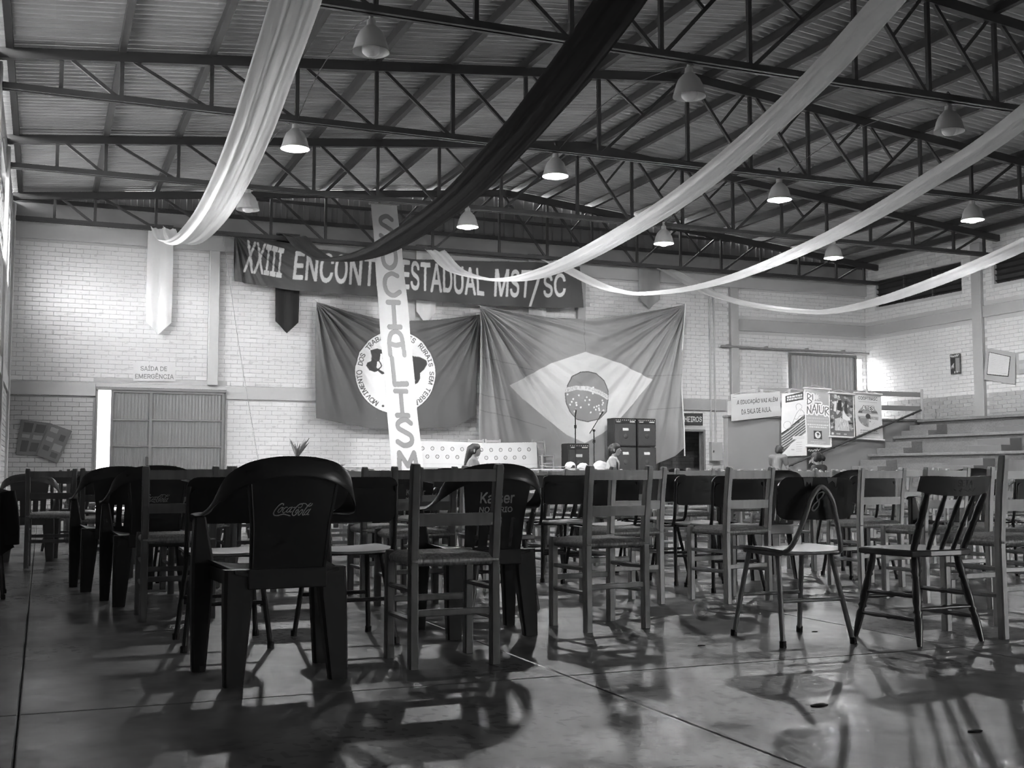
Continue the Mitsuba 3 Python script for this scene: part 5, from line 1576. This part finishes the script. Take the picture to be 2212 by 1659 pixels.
chair(WOOD, 'pale ladder-back chair behind the spindle-back chair with the scrawled name', (a[0] + b[0]) / 2 + 0.18, (a[1] + b[1]) / 2, 8, swap={'m_wood': 'm_wood_pale'})
chair(WIND, 'turned spindle chair behind the plastic armchair with block lettering', 2.62, 6.72, -8)
chair(WOOD, 'shade-toned ladder-back chair standing in front of two plastic armchairs on the left', 0.73, 6.97, 0, swap=SHADEDW)
a = fl(905, 1318)
chair(WOOD, 'shade-toned ladder-back chair behind the one beside the script armchair', a[0] + 0.02, a[1] + 0.16, 0, swap=SHADEDW)
chair(WOOD, 'shade-toned ladder-back chair whose post rises left of the vertical banner foot', 2.15, 7.60, 0, swap=SHADEDW)
chair(COLA, 'dark plastic armchair with script lettering, behind the shade-toned chair on the left', 0.66, 7.81, 2)
chair(PLAIN, 'dark plastic armchair, farther of the two along the left aisle', 0.50, 8.85, 3)
a = fl(1231, 1258)
chair(SCHOOL, 'black school chair seen left of the lone middle ladder-back chair', a[0], 8.30, 0)
a = fl(1315, 1270)
chair(SCHOOL, 'black school chair seen through the back of the lone middle ladder-back chair', a[0] + 0.03, a[1] + 0.2, 2)
a = fl(1512, 1262)
chair(SCHOOL, 'black school chair seen between the second and third pale ladder-back chairs', a[0], a[1] + 0.2, -3)
a = fl(1600, 1278)
chair(SCHOOL, 'black school chair seen through the back of the chair left of the figure-eight one', a[0], a[1] + 0.2, -6)
a = fl(1890, 1252)
chair(SCHOOL, 'black school chair seen through the chair right of the figure-eight one', a[0] + 0.05, a[1] + 0.25, -8)
chair(WOOD, 'shade-toned ladder-back chair at the far left, beside the aisle', 0.09, 11.1, -3, swap=SHADEDW)
a = fl(168, 1240)
chair(WOOD, 'shade-toned ladder-back chair right of the far left one, mostly hidden by armchairs', a[0] + 0.19, 9.85, 0, swap=SHADEDW)
a = fl(32, 1200)
chair(PALE, 'paler plastic armchair at the left wall, behind the hung coat', -0.10, 11.95, 0, s=0.94)
chair(WIND, 'dark spindle chair seen through the far left ladder-back chair', 0.26, 13.1, 6)
a = fl(1205, 1236)
chair(WIND, 'spindle chair seen below the black chair left of the middle', a[0], a[1] + 0.1, 5)
a = fl(893, 1226)
chair(KAIS, 'plastic armchair with small block lettering seen past the chair beside the script one', a[0], a[1] + 0.2, 0, s=0.94)
a = fl(1680, 1252)
chair(PLAIN, 'dark round-backed plastic armchair behind the figure-eight chair', a[0], a[1] + 0.2, 0, s=0.97)
a = fl(2175, 1310)
chair(WOOD, 'pale ladder-back chair seen through the tall chair at the right edge', a[0], a[1] + 0.1, 0, swap={'m_wood': 'm_wood_pale'})

# the crowded rows behind them
FREE = [(7.4, 20.0, 1.2), (10.25, 20.0, 1.2), (13.9, 18.5, 0.7)]
rows = [7.45, 8.35, 9.25, 10.2, 11.2, 12.3, 13.5, 14.8, 16.2, 17.6]
rk = random.Random(21)
MARKS = [(40, 'the left wall'), (95, 'the two notice boards'), (215, 'the bright gate slit'), (350, 'the closed gate leaf'), (490, 'the gate\'s right jamb'), (560, 'the left end of the long banner'), (640, 'the flower arrangement'), (715, 'the fruit tray'), (775, 'the emblem flag\'s left half'), (870, 'the vertical banner'), (950, 'the stage table\'s left half'), (1025, 'the long-haired woman'), (1095, 'the stage table\'s right end'),
         (1168, 'the ladder-back chair on stage'), (1245, 'the straight microphone stand'), (1290, 'the boom microphone stand'), (1350, 'the left amplifier pair'), (1400, 'the right amplifier pair'), (1450, 'the rhombus flag\'s right hem'), (1500, 'the toilet door'), (1545, 'the electric box'), (1630, 'the written cloth'), (1715, 'the cyclist poster'), (1766, 'the brush-lettered poster'),
         (1818, 'the collage poster'), (1878, 'the disc poster'), (1940, 'the guard rail'), (1992, 'the handrail\'s upper end'), (2055, 'the small bill on the right wall'), (2112, 'the right pilaster'), (2180, 'the tilted grey notice board')]
crowd = []
for iy, y in enumerate(rows):
    x = 0.35 + 0.2 * rk.random()
    while x < min(16.0, y * 1.02 + 0.3):
        xx, yy = x + rk.uniform(-0.05, 0.05), y + rk.uniform(-0.12, 0.12)
        r = rk.random()
        ok = rk.random() > 0.13 and all(math.hypot(xx - a, (yy - b) * 0.85) > 0.57 for a, b in taken) and not any(math.hypot(xx - a, yy - b) < c for a, b, c in FREE)
        rot, pale, sc = rk.gauss(0, 5), rk.random() < 0.25, 1.0 + rk.uniform(-0.02, 0.02)
        d = np.array((xx, yy, 0.6)) - CAM
        u = CX + F * (d @ RT) / (d @ FW)
        if ok and -10 < u < 2225:
            kind, nm = (WOOD, 'ladder-back chair') if r < 0.60 else (SCHOOL, 'black school chair') if r < 0.82 else (PLAIN, 'dark plastic armchair') if r < 0.90 else (WIND, 'dark spindle chair')
            sw, tone = None, ''
            if kind is WOOD:
                sw = SHADEDW if u < 620 else {'m_wood': 'm_wood_pale'} if pale else None  # chairs at the left get the wood with shade in its colour
                tone = 'brown ' if sw is SHADEDW else 'pale ' if sw else 'greyish '
            depth = 'front rows' if yy < 7.9 else 'near rows' if yy < 9.8 else 'middle rows' if yy < 13 else 'far rows'
            mark = min(MARKS, key=lambda m: abs(m[0] - u))[1]
            crowd.append([f'{tone}{nm}, {depth}, towards {mark}', yy, kind, xx, rot, sc, sw, f'{nm}s in the {depth}'])
            taken.append((xx, yy))
        x += 0.56 + 0.10 * rk.random()
same = {}
for c in crowd:
    same.setdefault(c[0], []).append(c)
for q in same.values():
    q.sort(key=lambda c: c[1])
    if len(q) > 1:
        for c, w in zip(q, ('nearer ', 'farther ') if len(q) == 2 else ('nearest ', 'second nearest ', 'third nearest ', 'fourth nearest ', 'fifth nearest ')):
            c[0] = w + c[0]
for lab, yy, kind, xx, rot, sc, sw, gr in crowd:
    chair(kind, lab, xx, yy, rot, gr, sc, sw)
# chairs on the stage
for x, y, s in ((at(1034, 950, 27.07)[0], 27.07, 'pale ladder-back chair behind the stage table, left of two'), (at(1071, 950, 27.07)[0], 27.07, 'pale ladder-back chair behind the stage table, right of two')):
    put(WOOD, 'ladder_back_chair', s, 'chair', x, y, 180, None, SZ, 1.02, {'m_wood': 'm_wood_pale'})
p = at(1167, 960, 26.3)
put(WOOD, 'ladder_back_chair', 'pale ladder-back chair turned to the hall at the right end of the stage table', 'chair', p[0] + 0.02, 26.15, 197, None, SZ, 0.98, {'m_wood': 'm_wood_pale'})

# ------------------------------------------------------------------ people
def ball(c, r):
    return m3.Manifold.sphere(r, 20).translate([float(v) for v in c])


def bones(bs, L=0.022, it=6):
    """one smooth body from bones (a, ra, b, rb)"""
    m = None
    for a, ra, b, rb in bs:
        h = m3.Manifold.batch_hull([ball(a, ra), ball(b, rb)])
        m = h if m is None else m + h
    q = m.refine_to_length(L).to_mesh()
    t = trimesh.Trimesh(q.vert_properties[:, :3], q.tri_verts, process=True)
    trimesh.smoothing.filter_taubin(t, iterations=it)
    return t


def ell(c, r, sub=3):
    q = trimesh.creation.icosphere(sub)
    return trimesh.Trimesh(q.vertices * np.asarray(r) + np.asarray(c), q.faces)


def hand(w, d, up, s):
    """palm, four fingers and a thumb as bones, from the wrist w along d"""
    d = np.asarray(d, float) / np.linalg.norm(d)
    u = np.asarray(up, float) - d * np.dot(up, d)
    u /= np.linalg.norm(u)
    a = np.cross(d, u) * s
    out = [(w, 0.022, w + d * 0.085 + a * 0.02, 0.016), (w, 0.022, w + d * 0.085 - a * 0.02, 0.016)]
    for i, (o, L) in enumerate(((0.028, 0.068), (0.010, 0.078), (-0.010, 0.072), (-0.027, 0.055))):
        k = w + d * 0.088 + a * o
        m = k + d * L * 0.5 - u * 0.010
        out += [(k, 0.0095, m, 0.0085), (m, 0.0085, m + d * L * 0.4 - u * 0.026, 0.007)]
    t = w + d * 0.03 + a * 0.028
    out += [(t, 0.012, t + d * 0.03 + a * 0.028, 0.010), (t + d * 0.03 + a * 0.028, 0.010, t + d * 0.065 + a * 0.032 - u * 0.01, 0.008)]
    return out


def person(label, x, y, rot, z, J, shirt, hair, trousers='m_dark', sleeve=0.55, head_turn=0.0, extra=None, s=1.0):
    k = thing('person', label, 'person')
    M = T().translate([x, y, z]).rotate([0, 0, 1], rot).scale([s] * 3)
    A = {n: np.array(v, float) for n, v in J.items()}

    def add(n, mesh, m, sm=True, lab=None):
        kk = numbered(f'{k}__{n}')
        placed(mikit.ply(mesh, m, smooth=sm), kk, M)
        if lab:
            tag(kk, lab)
    h = A['head']
    f = np.array([-math.sin(head_turn), math.cos(head_turn), 0.0])
    r_ = np.array([f[1], -f[0], 0.0])
    up = np.array([0, 0, 1.0])
    bs = [(A['pelvis'], 0.11, A['waist'], 0.10), (A['waist'], 0.10, A['chest'], 0.115), (A['chest'], 0.11, A['neck'], 0.052), (A['neck'], 0.048, h - up * 0.05, 0.046),
          (h + up * 0.02 - f * 0.012, 0.086, h + f * 0.018 + up * 0.005, 0.078), (h + f * 0.02, 0.07, h + f * 0.048 - up * 0.075, 0.040), (h + f * 0.045 - up * 0.07, 0.036, h + f * 0.058 - up * 0.085, 0.026),
          (h + f * 0.078 + up * 0.012, 0.012, h + f * 0.103 - up * 0.022, 0.013), (h + f * 0.082 - up * 0.05, 0.014, h + f * 0.084 - up * 0.055, 0.014)]
    for sd in (-1, 1):
        n = 'LR'[sd > 0]
        sh, el, wr = A['sh' + n], A['el' + n], A['wr' + n]
        bs += [(A['chest'] + up * 0.04, 0.085, sh, 0.058), (sh, 0.052, el, 0.040), (el, 0.039, wr, 0.026)]
        bs += hand(wr, wr - el, (0, 0, 1), sd)
        hp, kn, an, to = A['hip' + n], A['kn' + n], A['an' + n], A['to' + n]
        bs += [(hp, 0.095, kn, 0.060), (kn, 0.058, an, 0.038), (an - up * 0.02, 0.040, to, 0.030)]
        bs += [(h + r_ * sd * 0.082 - f * 0.012, 0.018, h + r_ * sd * 0.086 - f * 0.014 - up * 0.03, 0.012)]
    add('body', bones(bs), 'm_skin')
    tops = [(A['pelvis'] + up * 0.03, 0.128, A['waist'], 0.118), (A['waist'], 0.118, A['chest'], 0.130), (A['chest'] + up * 0.03, 0.105, A['chest'] + (A['neck'] - A['chest']) * 0.62, 0.078)]
    for n in 'LR':
        sh, el = A['sh' + n], A['el' + n]
        tops += [(A['chest'] + up * 0.04, 0.098, sh, 0.070), (sh, 0.068, sh + (el - sh) * sleeve, 0.060)]
    add('shirt', bones(tops), shirt)
    low = [(A['pelvis'], 0.122, A['pelvis'] - up * 0.02, 0.120)]
    for n in 'LR':
        low += [(A['hip' + n], 0.105, A['kn' + n], 0.072), (A['kn' + n], 0.070, A['an' + n] + up * 0.04, 0.056)]
    add('trousers', bones(low), trousers)
    for n in 'LR':
        add('shoe', bones([(A['an' + n] - up * 0.03, 0.045, A['to' + n] - up * 0.005, 0.036)], 0.02, 3), 'm_black')
    for sd in (-1, 1):
        e = h + f * 0.082 + r_ * sd * 0.032 + up * 0.008
        add('eye', ell(e, (0.011, 0.011, 0.009), 2), 'm_black')
        add('eyebrow', bones([(e + up * 0.020 - r_ * sd * 0.012, 0.005, e + up * 0.021 + r_ * sd * 0.015 - f * 0.006, 0.005)], 0.01, 1), 'm_hair')
    add('mouth', bones([(h + f * 0.092 - up * 0.052 - r_ * 0.018, 0.006, h + f * 0.092 - up * 0.052 + r_ * 0.018, 0.006)], 0.01, 1), 'm_mid')
    cap = [(h + up * 0.040 - f * 0.020, 0.090, h + up * 0.022 - f * 0.035, 0.090), (h + up * 0.052 + f * 0.022, 0.072, h + up * 0.03 - f * 0.03, 0.088)]
    for sd in (-1, 1):
        cap.append((h + r_ * sd * 0.03 + up * 0.045 + f * 0.02, 0.060, h + r_ * sd * 0.038 - f * 0.035 - up * 0.02, 0.058))
    for q in hair:
        pts = [h + f * a + r_ * b + up * c for a, b, c, _ in q]
        cap += [(p0, w0[3], p1, w1[3]) for p0, p1, w0, w1 in zip(pts[:-1], pts[1:], q[:-1], q[1:])]
    add('hair', bones(cap), 'm_hair')
    for n, mesh, m in (extra or []):
        add(n, mesh, m)
    return k


def sitting(lean=0.0, top=1.38):
    d = top - 1.38
    u = lambda x, y, z: (x, y + lean * (z - 0.58), z + d)
    J = {'pelvis': (0, 0, 0.59), 'waist': u(0, -0.01, 0.76), 'chest': u(0, 0.0, 0.98), 'neck': u(0, 0.01, 1.13), 'head': u(0, 0.035, 1.255)}
    for sd, n in ((-1, 'L'), (1, 'R')):
        J['sh' + n] = u(sd * 0.165, 0.0, 1.06)
        J['el' + n] = u(sd * 0.215, 0.07, 0.80)
        J['wr' + n] = (sd * 0.10, 0.30, 0.69)
        J['hip' + n], J['kn' + n], J['an' + n], J['to' + n] = (sd * 0.085, 0.03, 0.58), (sd * 0.10, 0.43, 0.56), (sd * 0.10, 0.42, 0.09), (sd * 0.11, 0.56, 0.04)
    return J


SWAPW = {'m_wood': 'm_wood_pale'}
p = at(1020, 1010, 20.0)
rr_ = -math.degrees(math.atan2(RT[0], RT[1]))
put(WOOD, 'ladder_back_chair', 'ladder-back chair under the woman with long hair who sits before the stage table', 'chair', p[0], 20.0, rr_, None, 0.0, 1.0, SWAPW)
person('woman with long dark hair sitting in profile before the stage table', p[0], 20.0, rr_, 0.0, sitting(0.03, 1.37), 'm_mid', [[(-0.08, 0, 0.02, 0.075), (-0.115, 0, -0.08, 0.062), (-0.15, 0, -0.20, 0.052), (-0.175, 0, -0.33, 0.040), (-0.185, 0, -0.42, 0.022)]],
       extra=[('sleeve_trim', bones([(np.array((s * 0.187, 0.030, 0.925)), 0.0625, np.array((s * 0.189, 0.034, 0.910)), 0.0625)], 0.02, 2), 'm_paper') for s in (-1, 1)])
p = at(1322, 1010, 20.0)
put(WOOD, 'ladder_back_chair', 'ladder-back chair under the woman who sits before the amplifiers', 'chair', p[0], 20.0, rr_ - 12, None, 0.0, 1.0, SWAPW)
person('woman with tied dark hair sitting before the amplifiers, dark straps over a pale top', p[0], 20.0, rr_ - 12, 0.0, sitting(0.05, 1.40), 'm_lightgrey', [[(-0.085, 0, 0.05, 0.05), (-0.125, 0.0, 0.0, 0.036), (-0.135, 0, -0.10, 0.026), (-0.14, 0, -0.19, 0.014)]], sleeve=0.35, head_turn=0.0,
       extra=[('strap', bones([(np.array((s * 0.075, 0.108, 1.02)), 0.020, np.array((s * 0.09, 0.125, 0.80)), 0.022), (np.array((s * 0.075, 0.108, 1.02)), 0.020, np.array((s * 0.08, -0.02, 1.13)), 0.018)], 0.02, 2), 'm_dark') for s in (-1, 1)])
p = at(1775, 1010, 18.5)
put(SCHOOL, 'school_chair', 'dark school chair under the person with a bun before the landing', 'chair', p[0], 18.5, 14, None)
person('person seen from behind, dark hair in a bun, sitting before the posters', p[0], 18.5, 22, 0.0, sitting(0.12, 1.24), 'm_dark', [[(-0.09, 0.045, 0.03, 0.045), (-0.125, 0.06, 0.0, 0.048), (-0.13, 0.065, -0.03, 0.03)]], sleeve=0.8, head_turn=-0.25)
J = {'pelvis': (0, 0, 0.80), 'waist': (0, 0.04, 0.94), 'chest': (0, 0.10, 1.13), 'neck': (0, 0.16, 1.26), 'head': (0, 0.21, 1.365)}
for sd, n in ((-1, 'L'), (1, 'R')):
    J['sh' + n], J['el' + n], J['wr' + n] = (sd * 0.165, 0.11, 1.20), (sd * 0.20, 0.20, 0.95), (sd * 0.14, 0.40, 0.92)
    J['hip' + n], J['kn' + n], J['an' + n], J['to' + n] = (sd * 0.09, 0, 0.78), (sd * 0.10, 0.04, 0.44), (sd * 0.10, 0, 0.09), (sd * 0.11, 0.15, 0.035)
p = at(1676, 1000, 23.0)
person('stooping person in a pale shirt beside the cyclist poster at the landing wall', p[0], 23.0, -60, 0.0, J, 'm_gate', [[(-0.07, 0, 0.02, 0.06), (-0.10, 0, -0.03, 0.05)]], sleeve=0.6)

# ------------------------------------------------------------------ odds and ends
put(SCHOOL, 'school_chair', 'low dark chair at the left edge of the photo under the hung coat', 'chair', -0.39, 8.55, 0, None, 0.0, 0.90)
k = thing('coat', 'black coat hung over a chair back at the left edge of the photo', 'coat')
n, mth = 30, 26
u, v = np.meshgrid(np.linspace(-1, 1, n), np.linspace(0, 1, mth), indexing='ij')
for nm, y0, s_, L in (('flap', -0.285, 1, 0.41), ('flap', -0.165, -1, 0.30)):
    P = np.zeros((n, mth, 3))
    P[..., 0] = -0.39 + u * (0.195 + 0.05 * v) + 0.012 * np.sin(v * 9 + u * 3)
    P[..., 1] = 8.55 + y0 - s_ * (0.05 * v + 0.018 * np.sin(u * 9 + 2 * v) * v) + s_ * 0.055 * (1 - np.sqrt(np.clip(v * 12, 0, 1)))
    P[..., 2] = 0.755 - v * L - 0.05 * np.abs(u) - 0.06 * v * np.sin(u * 4)
    obj(nm, slab(P, 0.012, (0, -s_, 0)), 'm_blackcloth', k, 40)
for sd in (-1, 1):
    obj('sleeve', tube(spline([(-0.39 + sd * 0.19, 8.25, 0.70), (-0.39 + sd * 0.215, 8.235, 0.55), (-0.39 + sd * 0.22, 8.24, 0.36)], 6), [0.045] * 7 + [0.050] * 6, 12), 'm_blackcloth', k, 50)
b = fl(1513, 1332)
a, q = trimesh.creation.icosphere(4, 0.042), trimesh.creation.icosphere(4, 0.0395)
q.invert()
m = cat(a, q)
m.apply_translation((b[0], b[1], 0.0425))
one('soap_bubble', m, 'm_bubble', 'clear soap bubble resting on the floor left of the figure-eight chair', 'bubble', smooth=True)
for (x, y), s_, t_ in (((1770, 1525), 0.022, 'small dry leaf on the floor below the figure-eight chair'), ((2106, 1581), 0.018, 'small dark leaf on the floor at the lower right'), ((1515, 1395), 0.012, 'tiny dark crumb on the floor right of the lone middle chair'), ((1760, 1365), 0.012, 'tiny dark crumb between the legs of the figure-eight chair')):
    b = fl(x, y)
    one('dry_leaf', blob((b[0], b[1], 0.0), (s_ * 1.6, s_ * 0.7, s_ * 0.25), int(x), 0.3, 2), 'm_black', t_, 'leaf', smooth=True)
one('slack_line', tube([at(482, 512, 27.6), at(515, 740, 26.6), at(560, 1008, 24.0), at(570, 1062, 23.0), (at(574, 1068, 22.9)[0], 22.9, 0.0)], 0.006, 5), 'm_mid', 'thin line running slantwise from the left end of the long banner towards the floor', 'line')
k = thing('ceiling_cord', 'loose cord looped between the lamps under the left roof slope', 'cord')
for a, b in (((3.6, 13.4, 6.40), (3.6, 18.0, 6.40)), ((3.6, 18.0, 6.40), (3.6, 22.7, 6.40)), ((8.15, 13.4, 6.40), (8.15, 18.0, 6.40)), ((8.15, 18.0, 6.40), (8.15, 22.7, 6.40)), ((12.8, 13.4, 6.40), (12.8, 18.0, 6.40)), ((12.8, 18.0, 6.40), (12.85, 22.7, 6.40))):
    a, b = np.array(a), np.array(b)
    obj('cord', tube([a + (b - a) * t - (0, 0, -0.9 * 4 * t * (1 - t) * 0.35) for t in np.linspace(0, 1, 12)], 0.007, 5), 'm_steel', k)
